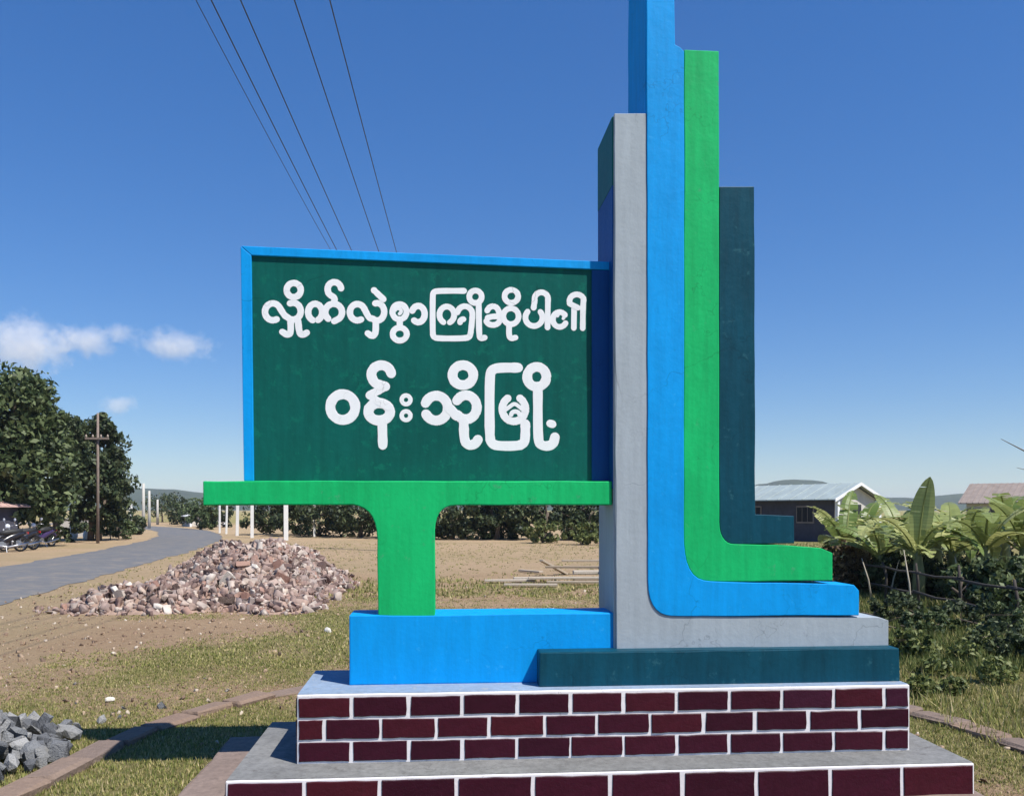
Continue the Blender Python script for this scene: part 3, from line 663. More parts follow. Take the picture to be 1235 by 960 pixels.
# bushes where the road bends away
for i, (x, y, w, h, lm, lab) in enumerate([(242, 70, 1.1, 2.2, 'leaf_a', 'green bush by the road bend, left of the sign bar'), (213, 92, 1.6, 2.9, 'leaf_b', 'dark tree far down the road, left of the bend'), (196, 110, 2.6, 3.6, 'leaf_b', 'dark distant tree where the road disappears'), (228, 84, 1.3, 2.5, 'leaf_a', 'green bush in the middle of the far bend'), (258, 78, 1.5, 2.7, 'leaf_b', 'dark tree just under the left end of the green bar')]):
    tree('distant_tree', lab, 'tree', ((x - CX) * y / F, y, 0), [(0, 0, h * .55, w, w, h * .5), (w * .4, 0, h * .4, w * .8, w, h * .4)], 1500, .26, M[lm], h * .5, .1, 30 + i, nclump=14)
# hedge of trees behind the field
hx = [(-14.2, 56, 2.3, 3.1), (-11.4, 53, 2.2, 2.9), (-8.6, 51, 2.3, 3.0), (-5.8, 49, 2.1, 2.8), (-3.2, 48, 2.0, 2.8), (-.8, 47, 2.0, 2.8), (1.7, 47, 2.0, 2.9), (4.1, 47, 2.0, 2.7), (6.6, 50, 2.3, 2.9)]
hl = ['dark tree right above the rubble heap, leftmost of the row behind the field', 'second dark tree of the row behind the field', 'third dark tree of the row, above the right end of the rubble heap', 'dark tree of the row just left of the green post', 'dark tree of the row behind the green post', 'dark tree of the row just right of the green post', 'dark tree of the row midway between green post and grey column', 'dark tree of the row close to the grey column', 'dark tree of the row behind the fins']
for i, ((x, y, w, h), lab) in enumerate(zip(hx, hl)):
    tree('field_tree', lab, 'tree', (x, y, 0), [(0, 0, h * .5, w, w * .9, h * .5), (w * .4, -.3, h * .33, w * .9, w * .8, h * .36), (-w*.5, .2, h*.4, w*.8, w*.8, h*.4)], 4600, .22, M['leaf_b'], h * .5, .12, 50 + i, group='dark trees behind the dry field', nclump=18)
for i, (px, py, h, w, lab) in enumerate([(655, 655, 1.1, 1.0, 'light green shrub in the field left of the grey column'), (700, 657, 1.0, .9, 'light green shrub in the field touching the grey column'), (560, 644, 1.0, .9, 'low green shrub in the field right of the green post')]):
    gxy = px_ground(px, py); tree('shrub', lab, 'shrub', (gxy[0], gxy[1], 0), [(0, 0, h * .5, w, w, h * .5)], 1300, .16, M['leaf_c'], h * .4, .03, 70 + i, nclump=22)

# ------------------------------------------------------------------ poles, posts, wires
M['wood'] = plain('weathered_pole', (0.22, 0.17, 0.14), 0.9, 0.25, 10, 0.4)
M['concrete'] = plain('pole_concrete', (0.50, 0.48, 0.43), 0.85, 0.12, 12, 0.3)
M['whitewash'] = plain('whitewash', (0.78, 0.77, 0.73), 0.8, 0.08, 8, 0.2)
M['wire'] = plain('wire', (0.03, 0.03, 0.035), 0.5, 0.1, 5, 0)
M['porcelain'] = plain('porcelain', (0.35, 0.28, 0.22), 0.3, 0.1, 5, 0)
def utility_pole(px, Y, top, r, arms, lab, mat='wood', tilt=0.0, X=None, armw=.75):
    X = (px - CX) * Y / F if X is None else X; t = empty('utility_pole', (X, Y, 0)); t.rotation_euler = (0, tilt, 0); tag(t, lab, 'utility pole')
    MB().tube([(0, 0, -.2), (0, 0, top * .5), (0, 0, top)], [r * 1.2, r, r * .8], 10).build('pole', M[mat], t, smooth=True)
    for z in arms:
        a_ = MB().box(-armw, armw, -r * .8 - .09, -r * .8, z - .045, z + .045).build('crossarm', M[mat], t, bevel=.006)
        for q in (-.92, -.35, .35, .92):
            MB().lathe([(.02, 0), (.045, .02), (.05, .07), (.03, .09), (.04, .12), (.012, .15)], (q * armw, -r * .8 - .045, z + .045), sides=10).build('insulator', M['porcelain'], a_, smooth=True)
    return t
utility_pole(118, 42, 6.1, .065, [4.9], 'wooden utility pole with crossarm in front of the round-topped roadside tree', armw=.55)
utility_pole(173, 66, 3.5, .11, [], 'tall pale concrete pole right of the roadside trees, nearest the road', 'concrete')
utility_pole(180, 73, 3.1, .11, [], 'second pale concrete pole right of the roadside trees', 'concrete')
utility_pole(190, 92, 2.6, .12, [], 'small far concrete pole on the road bend', 'concrete')
# overhead line above the left of the sign: poles before and behind the camera
az = math.atan((557 - CX) / F); dl = Vector((math.sin(az), math.cos(az), 0)); dr = Vector((math.cos(az), -math.sin(az), 0))
WH = 6.0; offs = [-.49 * WH, -.47 * WH, -.415 * WH, -.314 * WH, -.2476 * WH]
pf = dl * 34 + dr * (-2.2); pb = dl * -16 + dr * (-2.2)
for p, lab in ((pf, 'tall overhead line pole hidden behind the signboard and green post'), (pb, 'overhead line pole behind the viewpoint')):
    t = utility_pole(0, p.y, EYE + WH + .05, .12, [EYE + WH - .18], lab, X=p.x, armw=.95)
names = ['faintest outermost overhead wire on the left', 'leftmost dark overhead wire above the signboard', 'second overhead wire from the left above the signboard', 'third overhead wire from the left above the signboard', 'rightmost overhead wire above the signboard']
for i, of in enumerate(offs):
    pts = []
    for k in range(41):
        t = k / 40; p = pb.lerp(pf, t) + dr * (of + 2.2)
        sag = 0.55 * (1 - (2 * t - 1)**2) if i else .9 * (1 - (2*t-1)**2)
        pts.append((p.x, p.y, EYE + WH + .28 - sag + (.25 if i == 0 else 0)))
    o = MB().tube(pts, .008 if i else .005, 6).build('power_line', M['wire'], smooth=True); tag(o, names[i], 'wire', 'overhead wires')
# white posts beyond the rubble
wp = [(265, 641, 60), (273, 640, 58), (286, 640, 54), (304, 641, 50), (345, 643, 46), (379, 641, 52), (157, 641, 58)]
wl_ = ['leftmost thin white post beyond the rubble heap', 'second thin white post beyond the rubble heap', 'third white post beyond the rubble heap', 'fourth white post, above the top of the rubble heap', 'thickest white post, right above the heap\'s peak', 'slim white post nearest the green post', 'stout cream post on the far road verge']
for (x, y, Y), lab in zip(wp, wl_):
    X = (x - CX) * Y / F; w = .085 if x not in (265, 273, 379) else .06
    if x == 345: w = .11
    o = MB().box(-w, w, -w, w, -.1, 1.95).box(-w * 1.25, w * 1.25, -w * 1.25, w * 1.25, 1.95, 2.03).build('white_post', M['whitewash'], bevel=.012)
    o.location = (X, Y, 0); o.rotation_euler = (R(random.uniform(-1, 1)), R(random.uniform(-1.5, 1.5)), .2); tag(o, lab, 'post', 'white posts')

# ------------------------------------------------------------------ planks in the field
M['plank'] = island('pale_timber', [(0, (0.34, 0.27, 0.19)), (.5, (0.48, 0.40, 0.30)), (1, (0.60, 0.53, 0.43))], .85, .3, 30, use_object=True)
bm = bmesh.new(); bmesh.ops.create_cube(bm, size=1); bmesh.ops.scale(bm, vec=(1, .14, .045), verts=bm.verts); bmesh.ops.bevel(bm, geom=list(bm.edges), offset=.005, segments=1, affect='EDGES')
pme = bpy.data.meshes.new('plank'); bm.to_mesh(pme); bm.free(); pme.materials.append(M['plank'])
pk = [(615, 702, 1.1, 4, .06, 0), (640, 707, 1.1, -3, .05, 0), (652, 700, 1.2, 8, .09, 0), (690, 701, 1.9, 3, .12, 0), (700, 693, 1.6, -4, .28, 0), (712, 686, 1.4, 2, .34, 0), (708, 704, 1.7, -2, .06, 0), (668, 690, .9, 40, .2, 24), (640, 690, .8, -50, .05, 0)]
pn = ['short pale plank at the left end of the scattered timber', 'pale plank lying nearest the blue block', 'slanting pale plank in the middle of the scattered timber', 'long pale plank reaching the grey column', 'upper pale plank of the stack by the grey column', 'topmost pale plank of the stack by the grey column', 'lowest pale plank beside the grey column', 'plank propped up at an angle on the scattered timber', 'short crosswise plank on the dry field']
for (x, y, L, a_, z, ti), lab in zip(pk, pn):
    g_ = px_ground(x, y + z * 20, 0); o = bpy.data.objects.new('plank', pme); link(o); o.location = (g_[0], g_[1], z if z < .2 or ti else z); o.scale = (L, 1, 1); o.rotation_euler = (0, R(ti), R(a_)); tag(o, lab, 'plank', 'timber lying in the field')
sx_, sy_ = px_ground(708, 704)
for k in range(4):
    o = bpy.data.objects.new('timber_bearer', pme); link(o); o.location = (sx_ + .1 + .35 * (k % 2), sy_ + .55 + .1 * k, .06 + .07 * k); o.scale = (.7, 1.4, 1.6); o.rotation_euler = (0, 0, R(90 if k % 2 else 5)); tag(o, ['lowest', 'second lowest', 'third', 'topmost'][k] + ' short timber bearer stacked under the planks by the grey column', 'plank', 'timber bearers under the planks')

# ------------------------------------------------------------------ houses
M['wall_dark'] = plain('dark_board_wall', (0.055, 0.055, 0.075), .85, .3, 3, .3)
M['tin'] = plain('tin_roof', (0.34, 0.40, 0.39), .6, .15, 2, .1)
M['rust_tin'] = plain('brown_roof', (0.27, 0.22, 0.19), .8, .2, 3, .2)
M['trim'] = plain('white_trim', (0.80, 0.80, 0.80), .6, .05, 4, 0)
M['pane'] = plain('window_dark', (0.02, 0.022, 0.03), .2, .1, 3, 0)
M['plaster'] = plain('pale_plaster', (0.55, 0.52, 0.47), .85, .12, 2, .2)
M['pink_roof'] = plain('pink_roof', (0.50, 0.33, 0.29), .75, .15, 3, .2)
def house(name, label, loc, rz, W, D, H, rise, wall, roof, over=.35, windows=3, seams=14):
    """gable faces -y (W wide); ridge runs along y for D"""
    t = empty(name, loc, rz); tag(t, label, 'house')
    w = W / 2
    mb = MB().prism([(-w, 0), (w, 0), (w, H), (0, H + rise), (-w, H)], 0, D); wl2 = mb.build('wall', wall, t)
    rf_ = MB(); sl_ = rise / w; e = w + over; th = .05
    for s in (-1, 1):
        z0 = H - sl_ * over + .03; z1 = H + rise + .03
        pts = [(s * e, z0), (0, z1), (0, z1 + th), (s * e, z0 + th)]
        if s > 0: pts = pts[::-1]
        rf_.prism(pts[::-1], -over, D + over)
    ro = rf_.build('roof', roof, t)
    for s in (-1, 1):
        for k in range(seams):
            y = -over + (D + 2 * over) * (k + .5) / seams
            p0 = (s * e, y, z0 + th + .012); p1 = (0, y, z1 + th + .012); MB().tube([p0, p1], .02, 5).build('roof_seam', roof, ro)
        tr = [(s * e, z0 - .08), (0, z1 - .08), (0, z1 + th + .02), (s * e, z0 + th + .02)]
        if s < 0: tr = tr[::-1]
        MB().prism(tr, -over - .05, -over - .005).build('gable_trim', M['trim'], t)
    for sx in (-1, 1):
        MB().box(sx * w - .08, sx * w + .08, -over + .05, -over + .21, 0, H - .12).build('porch_post', M['trim'], t)
    for k in range(windows):
        y = D * (k + .5) / windows
        f = MB().box(-w - .05, -w + .02, y - .55, y + .55, H * .42, H * .82).build('window', M['rust_tin'], t)
        for q in range(3): MB().box(-w - .06, -w - .03, y - .50 + .345 * q, y - .19 + .345 * q, H * .45, H * .79).build('pane', M['pane'], f)
    MB().prism([(-w + .05, .05), (w - .05, .05), (w - .05, H - .03), (0, H + rise - .06), (-w + .05, H - .03)], -.025, .01).build('gable_panel', M['plaster'], t)
    MB().box(-.4, .4, -.06, .03, 0, H * .85).build('door', M['pane'], t)
    return t
hY = 44; hX = (1031 - CX) * hY / F
house('long_house', 'long low house with grey tin roof and white gable trim behind the banana plants', (hX, hY, 0), R(30), 3.0, 10.5, 2.15, .66, M['wall_dark'], M['tin'])
house('brown_roof_house', 'pale house with brown roof at the far right edge behind the bananas', ((1262 - CX) * 48 / F, 48, 0), R(50), 4.5, 3.4, 2.0, .95, M['plaster'], M['rust_tin'])
house('roadside_shop', 'low shop with pinkish roof at the far left edge behind the motorbikes', (-24.0, 34.5, 0), R(-35), 3.4, 4.0, 1.75, .5, M['wall_dark'], M['pink_roof'], windows=1)
gw = px_ground(88, 648)
o = MB().box(-.75, .9, -.08, .08, -.1, 1.0).box(-.8, .95, -.12, .12, 1.0, 1.07).build('boundary_wall', M['plaster'], bevel=.01); o.location = (gw[0] - .4, gw[1] + .8, 0); tag(o, 'short grey boundary wall between the motorbikes and the utility pole', 'wall')
def sack(x, y, h, w, lab):
    g_ = px_ground(x, y); mb = MB().lathe([(w * .6, 0), (w, h * .12), (w * 1.05, h * .5), (w * .8, h * .82), (w * .25, h * .92), (w * .4, h)], sides=14); o = mb.build('white_sack', M['trim'], smooth=True); o.location = (*g_, 0); tag(o, lab, 'sack')
sack(89, 650, .98, .2, 'tall white sack leaning by the grey boundary wall'); sack(107, 651, .6, .27, 'squat white sack next to the wooden utility pole')
house('far_white_house', 'tiny distant house with pale roof where the road bends', ((250 - CX) * 82 / F, 82, 0), R(30), 3, 4, 1.0, .5, M['plaster'], M['trim'], windows=2, seams=3)

# ------------------------------------------------------------------ motorbikes
M['tyre'] = plain('tyre', (0.02, 0.02, 0.02), .85, .2, 20, .2); M['steel'] = plain('steel', (0.55, 0.56, 0.58), .3, .08, 10, 0, metal=1.0)
M['bike_black'] = plain('black_enamel', (0.02, 0.02, 0.026), .25, .1, 5, 0); M['bike_purple'] = plain('violet_enamel', (0.05, 0.03, 0.09), .25, .1, 5, 0); M['seat'] = plain('seat_vinyl', (0.025, 0.025, 0.025), .6, .2, 15, .1)
M['bike_white'] = plain('white_enamel', (0.75, 0.76, 0.78), .25, .05, 5, 0); M['lamp'] = plain('lamp_glass', (0.75, 0.77, 0.80), .1, .05, 5, 0); M['red'] = plain('red_lens', (0.4, 0.02, 0.02), .2, .05, 5, 0)
def motorbike(loc, rz, body, shield, lab):
    t = empty('motorbike', loc, rz); t.rotation_euler = (0, R(0), rz); tag(t, lab, 'motorbike', 'motorbikes parked on the verge')
    for x in (-.62, .62):
        mb = MB(); r0 = .27
        pr_ = [(r0 - .06, -.035), (r0 - .02, -.045), (r0, -.02), (r0 + .005, 0), (r0, .02), (r0 - .02, .045), (r0 - .06, .035)]
        wh = MB().lathe([(.05, -.06), (.05, .06)], (x, 0, .28), 'y', 12).build('wheel', M['steel'], t)
        mb.lathe(pr_ + [(r0 - .06, -.035)], (x, 0, .28), 'y', 24); mb.f = [q for q in mb.f if len(q) == 4]; mb.build('tyre', M['tyre'], wh, smooth=True)
        rm = MB().lathe([(.215, -.03), (.205, 0), (.215, .03), (.225, .03), (.225, -.03), (.215, -.03)], (x, 0, .28), 'y', 24); rm.f = [q for q in rm.f if len(q) == 4]
        for k in range(8): a_ = k * math.pi / 4; rm.tube([(x + .04 * math.cos(a_), 0, .28 + .04 * math.sin(a_)), (x + .215 * math.cos(a_), 0, .28 + .215 * math.sin(a_))], .007, 5)
        rm.build('rim', M['steel'], wh)
        MB().tube([(x + .31 * math.cos(a_), 0, .28 + .31 * math.sin(a_)) for a_ in [R(30 + k * 15) for k in range(9)]], .055, 6).build('mudguard', M[body], t, smooth=True)
    MB().tube([(.62, .07, .28), (.50, .06, .62), (.42, .05, .9)], .025, 8).tube([(.62, -.07, .28), (.50, -.06, .62), (.42, -.05, .9)], .025, 8).build('fork', M['steel'], t, smooth=True)
    MB().tube([(.46, 0, .80), (.28, 0, .50), (.02, 0, .40), (-.2, 0, .52), (-.55, 0, .66), (-.8, 0, .70)], [.10, .09, .10, .13, .12, .05], 10).build('body', M[body], t, smooth=True)
    MB().tube([(.12, 0, .70), (-.1, 0, .735), (-.4, 0, .755), (-.68, 0, .80)], [.06, .115, .12, .07], 10).build('seat', M['seat'], t, smooth=True)
    for s in (-1, 1):
        MB().prism([(.30, .34), (.42, .36), (.58, .62), (.54, .86), (.44, .82), (.36, .55)], s * .16 - .012, s * .16 + .012).build('leg_shield', M[shield], t, bevel=.008)
        MB().tube([(.42, s * .02, .93), (.38, s * .2, 1.0), (.30, s * .34, .98)], .014, 6).build('handlebar', M['steel'], t, smooth=True)
        m_ = MB().tube([(.37, s * .24, .99), (.40, s * .30, 1.17)], .006, 5).build('mirror', M['steel'], t); MB().lathe([(.0, -.01), (.055, -.008), (.06, .005), (.0, .012)], (.40, s * .31, 1.2), 'x', 12).build('mirror_glass', M['lamp'], m_)
    MB().lathe([(.03, -.12), (.09, -.06), (.10, 0), (.085, .03), (.0, .045)], (.50, 0, .94), 'x', 14).build('headlight', M['lamp'], t, smooth=True)
    MB().box(-.90, -.85, -.06, .06, .66, .74).build('tail_light', M['red'], t, bevel=.01)
    MB().lathe([(.11, -.12), (.13, -.06), (.13, .06), (.11, .12)], (.1, 0, .30), 'y', 14).box(-.05, .25, -.08, .08, .22, .42).build('engine', M['steel'], t)
    MB().tube([(.2, .13, .25), (-.1, .14, .2), (-.4, .15, .24), (-.85, .16, .34)], [.02, .025, .045, .04], 8).build('exhaust', M['steel'], t, smooth=True)
    MB().tube([(-.05, .1, .25), (.0, .28, .0)], .012, 6).build('side_stand', M['steel'], t)
gm = [(4, 666, -2.2, 'bike_black', 'bike_white', 'black motorbike with white shields cut by the left edge of the picture'), (23, 664, -2.0, 'bike_black', 'bike_white', 'black and white motorbike in the middle of the parked row'), (50, 660, -1.75, 'bike_purple', 'bike_black', 'dark violet motorbike nearest the grey boundary wall')]
for x, y, rz, bd, sh_, lab in gm: motorbike((*px_ground(x, y), 0), rz, bd, sh_, lab)

# ------------------------------------------------------------------ right side: fence, bananas, shrubs
M['fence'] = plain('old_bamboo', (0.06, 0.05, 0.042), .9, .3, 9, .4)
FP = [(6.75, 18.6), (6.6, 17.2), (6.55, 15.7), (6.5, 14.3), (6.47, 12.9), (6.47, 11.5), (6.55, 10.1), (6.7, 8.8)]
FE = empty('rail_fence', (6.5, 13.5, 0)); tag(FE, 'low dark two-rail pole fence in front of the banana plants', 'fence')
for i, (x, y) in enumerate(FP):
    MB().tube([(x - 6.5, y - 13.5, -.1), (x - 6.5 + random.uniform(-.03, .03), y - 13.5, .45), (x - 6.5 + random.uniform(-.07, .07), y - 13.5 + random.uniform(-.05, .05), random.uniform(.62, .85))], [.026, .024, .018], 7).build('post', M['fence'], FE, smooth=True)
for z in (.28, .60):
    for k in range(0, 7):
        a_, c_ = FP[k], FP[k + 1]; MB().tube([(a_[0] - 6.54, a_[1] - 13.5 + .12, z + random.uniform(-.02, .02)), ((a_[0] + c_[0]) / 2 - 6.55, (a_[1] + c_[1]) / 2 - 13.5, z - .03), (c_[0] - 6.54, c_[1] - 13.5 - .12, z + random.uniform(-.02, .02))], .02, 6).build('rail', M['fence'], FE, smooth=True)

def banana_leaf_mat(name, c1, c2):
    m, nt, b = new_mat(name); ob = N(nt, 'ShaderNodeObjectInfo')
    col = ramp(nt, ob.outputs['Random'], [(0, c1), (1, c2)])
    uvt = N(nt, 'ShaderNodeAttribute', attribute_name='across'); wv = N(nt, 'ShaderNodeAttribute', attribute_name='along')
    mr = ramp(nt, uvt.outputs['Fac'], [(0, (1, 1, 1)), (.07, (0, 0, 0))]); col = mixc(nt, mr, col, (0.32, 0.36, 0.12))
    t = N(nt, 'ShaderNodeTexNoise'); t.noise_dimensions = '1D'; t.inputs['Scale'].default_value = 30; nt.links.new(wv.outputs['Fac'], t.inputs['W'])
    col = mixc(nt, .5, col, ramp(nt, t.outputs['Fac'], [(.3, (.55,)*3), (.7, (1.1,)*3)]), 'MULTIPLY')
    nt.links.new(col, b.inputs['Base Color']); b.inputs['Roughness'].default_value = .42; bump(nt, b, t.outputs['Fac'], .3, .01)
    tr = N(nt, 'ShaderNodeBsdfTranslucent'); nt.links.new(col, tr.inputs['Color']); mx_ = N(nt, 'ShaderNodeMixShader'); mx_.inputs['Fac'].default_value = .35
    nt.links.new(b.outputs[0], mx_.inputs[1]); nt.links.new(tr.outputs[0], mx_.inputs[2]); nt.links.new(mx_.outputs[0], nt.nodes['Material Output'].inputs['Surface']); return m
M['banana'] = banana_leaf_mat('banana_leaf', (0.17, 0.25, 0.055), (0.55, 0.56, 0.22))
M['banana_stem'] = plain('banana_stem', (0.16, 0.17, 0.07), .7, .3, 6, .2)
def banana_leaf(parent, base, az_, elev, L, W, bend, seed, tear=.45):
    rr = random.Random(seed); n = 22; d = Vector((math.cos(az_), math.sin(az_), 0)); side = Vector((-math.sin(az_), math.cos(az_), 0)); V = []; Fc = []; ac = []; al = []
    p = Vector(base); el = elev; stalk = 3; pts = []
    for i in range(n + 1):
        pts.append((p.copy(), el)); p = p + (d * math.cos(el) + Vector((0, 0, math.sin(el)))) * (L / n); el -= bend / n * (0.4 + 1.2 * i / n)
    roll = rr.uniform(-.5, .5)
    for s in (-1, 1):
        sag = 0
        for i in range(stalk, n):
            if rr.random() < tear: sag = rr.uniform(-.25, .75)
            ring = []
            for j in (i, i + 1):
                q, e = pts[j]; t_ = (j - stalk) / (n - stalk); w = W * max(.03, math.sin(math.pi * min(1, .12 + .88 * t_)) ** .6) * .5 if t_ < 1 else W * .02
                nrm = (d * -math.sin(e) + Vector((0, 0, math.cos(e))))
                sd = side * s; fold = .25 - sag * 1.0 + roll * s
                for k in range(3):
                    f_ = k / 2; a_ = fold * (1 - .5 * f_)
                    ring.append((q + sd * (w * f_ * math.cos(a_)) + nrm * (w * f_ * math.sin(a_)) - d * (.0), f_, t_))
            b0 = len(V); gap = rr.uniform(.55, .92) if rr.random() < tear else 1.0
            for h_, (q, f_, t_) in enumerate(ring):
                if h_ >= 3: q = ring[h_ - 3][0].lerp(q, gap if f_ > 0 else 1)
                V.append(q); ac.append(f_); al.append(t_ + seed)
            for k in range(2): Fc.append((b0 + k, b0 + k + 1, b0 + 4 + k, b0 + 3 + k))
    mb = MB(); mb.tube([q for q, _ in pts[::2]], [.03 * (1 - .9 * i / (len(pts[::2]) - 1)) * (L / 1.8) + .003 for i in range(len(pts[::2]))], 5)
    b0 = len(V)
    for q in mb.v: V.append(q); ac.append(0.0); al.append(seed)
    Fc += [tuple(i + b0 for i in q) for q in mb.f]
    o = from_py('leaf', V, Fc, M['banana'], parent)
    for nm, dat in (('across', ac), ('along', al)):
        at = o.data.attributes.new(nm, 'FLOAT', 'POINT'); at.data.foreach_set('value', np.array(dat, dtype=np.float32))
    return o
def banana(px, Y, stem, L, nl, seed, lab, upright=None):
    X = (px - CX) * Y / F; t = empty('banana_plant', (X, Y, 0)); tag(t, lab, 'banana plant', 'banana plants behind the fence'); rr = random.Random(seed)
    MB().tube([(0, 0, -.1), (.02, 0, stem * .5), (0, 0, stem)], [.12, .10, .06], 10).build('stem', M['banana_stem'], t, smooth=True)
    for k in range(nl):
        a_ = k * 2.399 + rr.uniform(-.3, .3); banana_leaf(t, (0, 0, stem - .1 + .05 * rr.random()), a_, R(rr.uniform(20, 78)), L * rr.uniform(.7, 1.1), L * .25, R(rr.uniform(50, 140)), seed * 20 + k)
    if upright: banana_leaf(t, (0, 0, stem - .05), R(-80), R(84), upright, .40, R(22), seed * 20 + 19, tear=.05)
    return t
banana(1020, 18.0, .85, 1.45, 9, 1, 'banana plant with arching leaves in front of the white-trimmed house')
banana(1062, 16.6, .75, 1.45, 10, 2, 'banana plant just left of the upright leaf')
banana(1107, 15.6, .85, 1.35, 10, 3, 'banana plant with one tall upright leaf', upright=1.4)
banana(1148, 16.4, .85, 1.45, 10, 4, 'banana plant just right of the upright leaf')
banana(1188, 15.4, .95, 1.5, 10, 5, 'banana plant with bright yellowish leaves, second from the right edge')
banana(1234, 16.0, .9, 1.5, 10, 6, 'banana plant at the right edge of the picture')
banana(1040, 19.5, 1.0, 1.4, 9, 7, 'banana plant farther back under the white gable')
banana(1085, 18.6, 1.05, 1.4, 10, 8, 'banana plant farther back, left behind the upright leaf')
banana(1130, 19.0, 1.0, 1.4, 10, 9, 'banana plant farther back, right behind the upright leaf')
banana(1170, 18.6, 1.1, 1.5, 10, 10, 'banana plant farther back, behind the yellowish plant')
banana(1212, 19.0, 1.1, 1.5, 10, 11, 'banana plant farther back near the right edge')
for i, (x, y, w, h, lm, lab) in enumerate([(1085, 12.6, .45, .42, 'leaf_b', 'low dark bush right of the blue fin, before the fence'), (1205, 9.6, .42, .42, 'leaf_b', 'low dark bush in the grass at the right edge before the fence'), (1120, 11.4, .4, .32, 'leaf_a', 'low green bush before the middle of the fence'), (1170, 12.0, .5, .4, 'leaf_b', 'low dark bush against the foot of the fence'), (1236, 11.2, .5, .5, 'leaf_a', 'low green bush at the right edge against the fence'), (1098, 9.6, .3, .3, 'leaf_c', 'low light green bush right of the grey fin end')]):
    tree('low_bush', lab, 'shrub', ((x - CX) * y / F, y, 0), [(0, 0, h * .45, w, w * .8, h * .5)], 1500, .065, M[lm], h * .4, .012, 160 + i, nclump=30, stems=3)
sb = [(1018, 17.2, .6, .95, 'leaf_d', 'brownish dry shrub beside the end of the green fin'), (1052, 17.4, .7, .8, 'leaf_b', 'dark shrub under the leftmost banana leaves'), (1094, 16.4, .75, .8, 'leaf_b', 'dark shrub under the upright banana leaf'), (1135, 16.0, .7, .75, 'leaf_b', 'dark shrub behind the fence, right of the upright leaf'), (1180, 14.0, .55, .8, 'leaf_a', 'leafy green shrub behind the fence, second from the right edge'), (1222, 13.4, .6, .9, 'leaf_a', 'leafy green shrub behind the fence at the right edge'), (1130, 22, 1.5, 1.3, 'leaf_b', 'dark shrub farther back among the banana plants'), (1215, 22, 1.6, 1.4, 'leaf_b', 'dark shrub farther back at the right edge'), (1040, 23, 1.3, 1.0, 'leaf_b', 'dark shrub farther back below the white gable')]
for i, (x, y, w, h, lm, lab) in enumerate(sb):
    tree('shrub', lab, 'shrub', ((x - CX) * y / F, y, 0), [(0, 0, h * .5, w, w * .8, h * .5), (w * .3, -.15, h * .38, w * .7, w * .6, h * .4)], 2600, .11, M[lm], h * .5, .03, 90 + i, nclump=24, stems=3)
M['straw'] = plain('dry_stalk', (0.42, 0.37, 0.28), .9, .2, 10, .2)
for k, (x, y, h, le, lab) in enumerate([(1052, 725, .75, .22, 'pale dry stalk slanting left near the monument end of the fence'), (1072, 722, .7, -.3, 'pale dry stalk slanting right under the banana leaves'), (1100, 745, 1.0, .1, 'tall thin dry stalk in front of the upright banana leaf'), (1160, 728, .8, .12, 'pale dry stalk behind the middle of the fence'), (1205, 735, .7, -.1, 'pale dry stalk behind the right part of the fence')]):
    g_ = px_ground(x, y); o = MB().tube([(0, 0, -.05), (-le * h * .4, 0, h * .5), (-le * h, .05, h)], [.016, .013, .006], 6).build('dry_stalk', M['straw'], smooth=True); o.location = (*g_, 0); tag(o, lab, 'stalk', 'dry stalks by the fence')
# weeds on the right
wd = [(1100, 765, .30), (1128, 790, .22), (1165, 775, .25), (1200, 800, .26), (1228, 770, .26), (1110, 815, .2), (1185, 758, .3), (1150, 812, .16)]
wn_ = ['low weed right of the grey fin\'s end', 'weed clump below the fence, second from the monument', 'weed clump in the middle of the right verge', 'weed clump in the lower right grass', 'tall weed at the right edge below the fence', 'small weed right of the dark teal slab', 'weed clump touching the foot of the fence', 'smallest weed in the right grass']
for i, ((x, y, h), lab) in enumerate(zip(wd, wn_)):
    g_ = px_ground(x, y + 25); V, Q = leaves([(0, 0, h * .42, h * .7, h * .6, h * .5)], 420, .05, 120 + i, nclump=60)
    o = from_np('weed', V, Q, M['leaf_c']); o.location = (*g_, 0); tag(o, lab, 'weed', 'weeds on the right verge')
# bare branches of a tree out of frame on the right
bt = empty('bare_tree', (14.6, 22, 0)); tag(bt, 'thin bare branches reaching in from the right edge', 'tree')
MB().tube([(0, 0, -.1), (.1, 0, 2), (.0, 0, 3.6)], [.12, .09, .05], 8).build('trunk', M['bark'], bt, smooth=True)
MB().tube([(.05, 0, 2.2), (-1.0, -.1, 2.45), (-2.0, -.2, 2.95), (-2.75, -.3, 3.3)], [.04, .028, .018, .006], 6).tube([(-1.0, -.1, 2.45), (-1.6, -.1, 2.45), (-2.2, 0, 2.62)], [.02, .014, .005], 5).tube([(.05, 0, 2.9), (-.8, 0, 3.5), (-1.7, 0, 3.6)], [.03, .02, .006], 5).build('branch', M['bark'], bt, smooth=True)

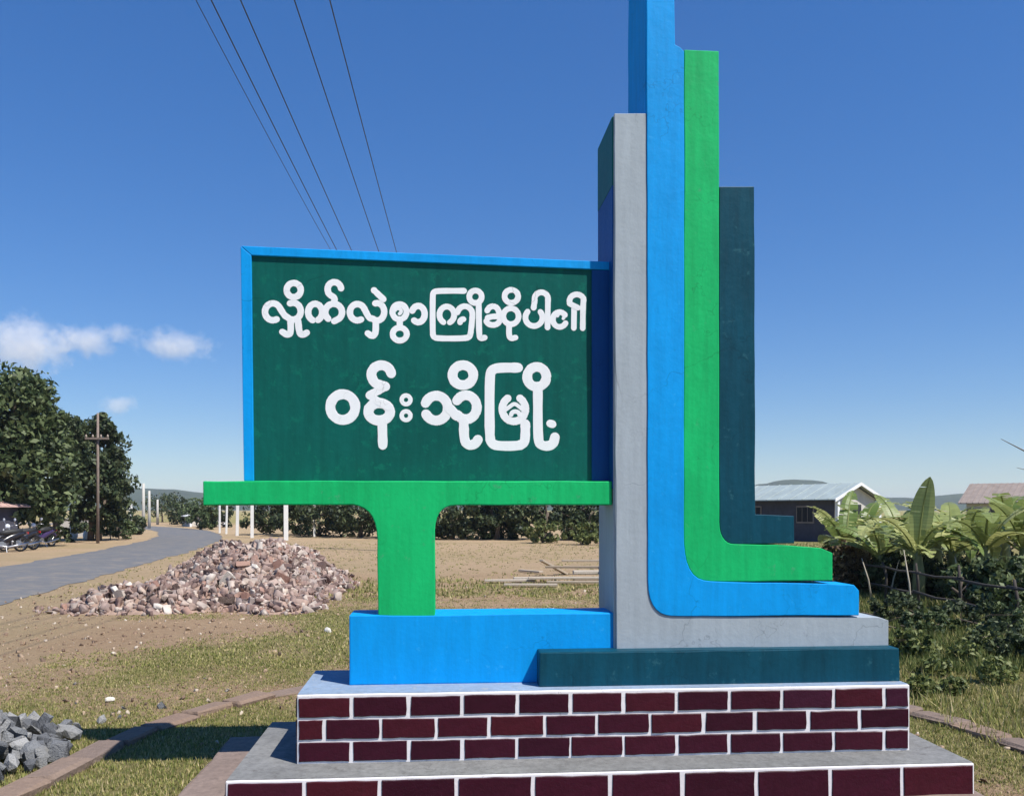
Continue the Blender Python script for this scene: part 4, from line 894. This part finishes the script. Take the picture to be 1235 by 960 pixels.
# ------------------------------------------------------------------ clouds
m = bpy.data.materials.new('cloud_vapour'); m.use_nodes = True; nt = m.node_tree; nt.nodes.remove(nt.nodes['Principled BSDF'])
pv = N(nt, 'ShaderNodeVolumePrincipled'); pv.inputs['Color'].default_value = (.96, .97, 1, 1); pv.inputs['Anisotropy'].default_value = 0.0
tcn = N(nt, 'ShaderNodeTexCoord'); ln = N(nt, 'ShaderNodeVectorMath', operation='LENGTH'); nt.links.new(tcn.outputs['Object'], ln.inputs[0])
geo = N(nt, 'ShaderNodeNewGeometry'); nz = noise_fac(nt, .022, 7, .68, vec=geo.outputs['Position'])
a1 = N(nt, 'ShaderNodeMath', operation='MULTIPLY_ADD'); nt.links.new(ln.outputs['Value'], a1.inputs[0]); a1.inputs[1].default_value = -0.52; nt.links.new(nz, a1.inputs[2])
a2 = N(nt, 'ShaderNodeMapRange'); nt.links.new(a1.outputs[0], a2.inputs['Value']); a2.inputs['From Min'].default_value = 0.13; a2.inputs['From Max'].default_value = .5; a2.inputs['To Max'].default_value = .017
nt.links.new(a2.outputs['Result'], pv.inputs['Density']); nt.links.new(pv.outputs['Volume'], nt.nodes['Material Output'].inputs['Volume']); M['cloud'] = m
bm = bmesh.new(); bmesh.ops.create_icosphere(bm, subdivisions=3, radius=1); cme = bpy.data.meshes.new('cloud'); bm.to_mesh(cme); bm.free(); cme.materials.append(m)
CY = 2500
for x, y, w, h, lab in [(30, 417, 82, 50, 'largest white cloud at the left edge above the trees'), (104, 412, 52, 28, 'thin pinkish white cloud next to the largest one'), (146, 402, 34, 18, 'small faint cloud between two wider ones'), (212, 417, 66, 26, 'flat wispy cloud left of the signboard'), (144, 489, 34, 18, 'small low cloud just above the round-topped tree')]:
    o = bpy.data.objects.new('cloud', cme); link(o); k = CY / F; o.location = ((x - CX) * k, CY, EYE + (HY - y) * k); o.scale = (w * k, w * k * .6, h * k); tag(o, lab, 'cloud', 'small clouds low in the left sky')

# ------------------------------------------------------------------ haze
m = bpy.data.materials.new('haze_air'); m.use_nodes = True; nt = m.node_tree; nt.nodes.remove(nt.nodes['Principled BSDF'])
pv = N(nt, 'ShaderNodeVolumePrincipled'); pv.inputs['Color'].default_value = (.80, .88, 1, 1); pv.inputs['Density'].default_value = 0.00024; pv.inputs['Anisotropy'].default_value = 0.2
nt.links.new(pv.outputs['Volume'], nt.nodes['Material Output'].inputs['Volume'])
USE_HAZE = True
if USE_HAZE:
    hz = MB().box(-3600, 3600, -450, 4100, -1.2, 60).build('haze', m); tag(hz, 'thin pale blue air haze', 'haze', kind='stuff')
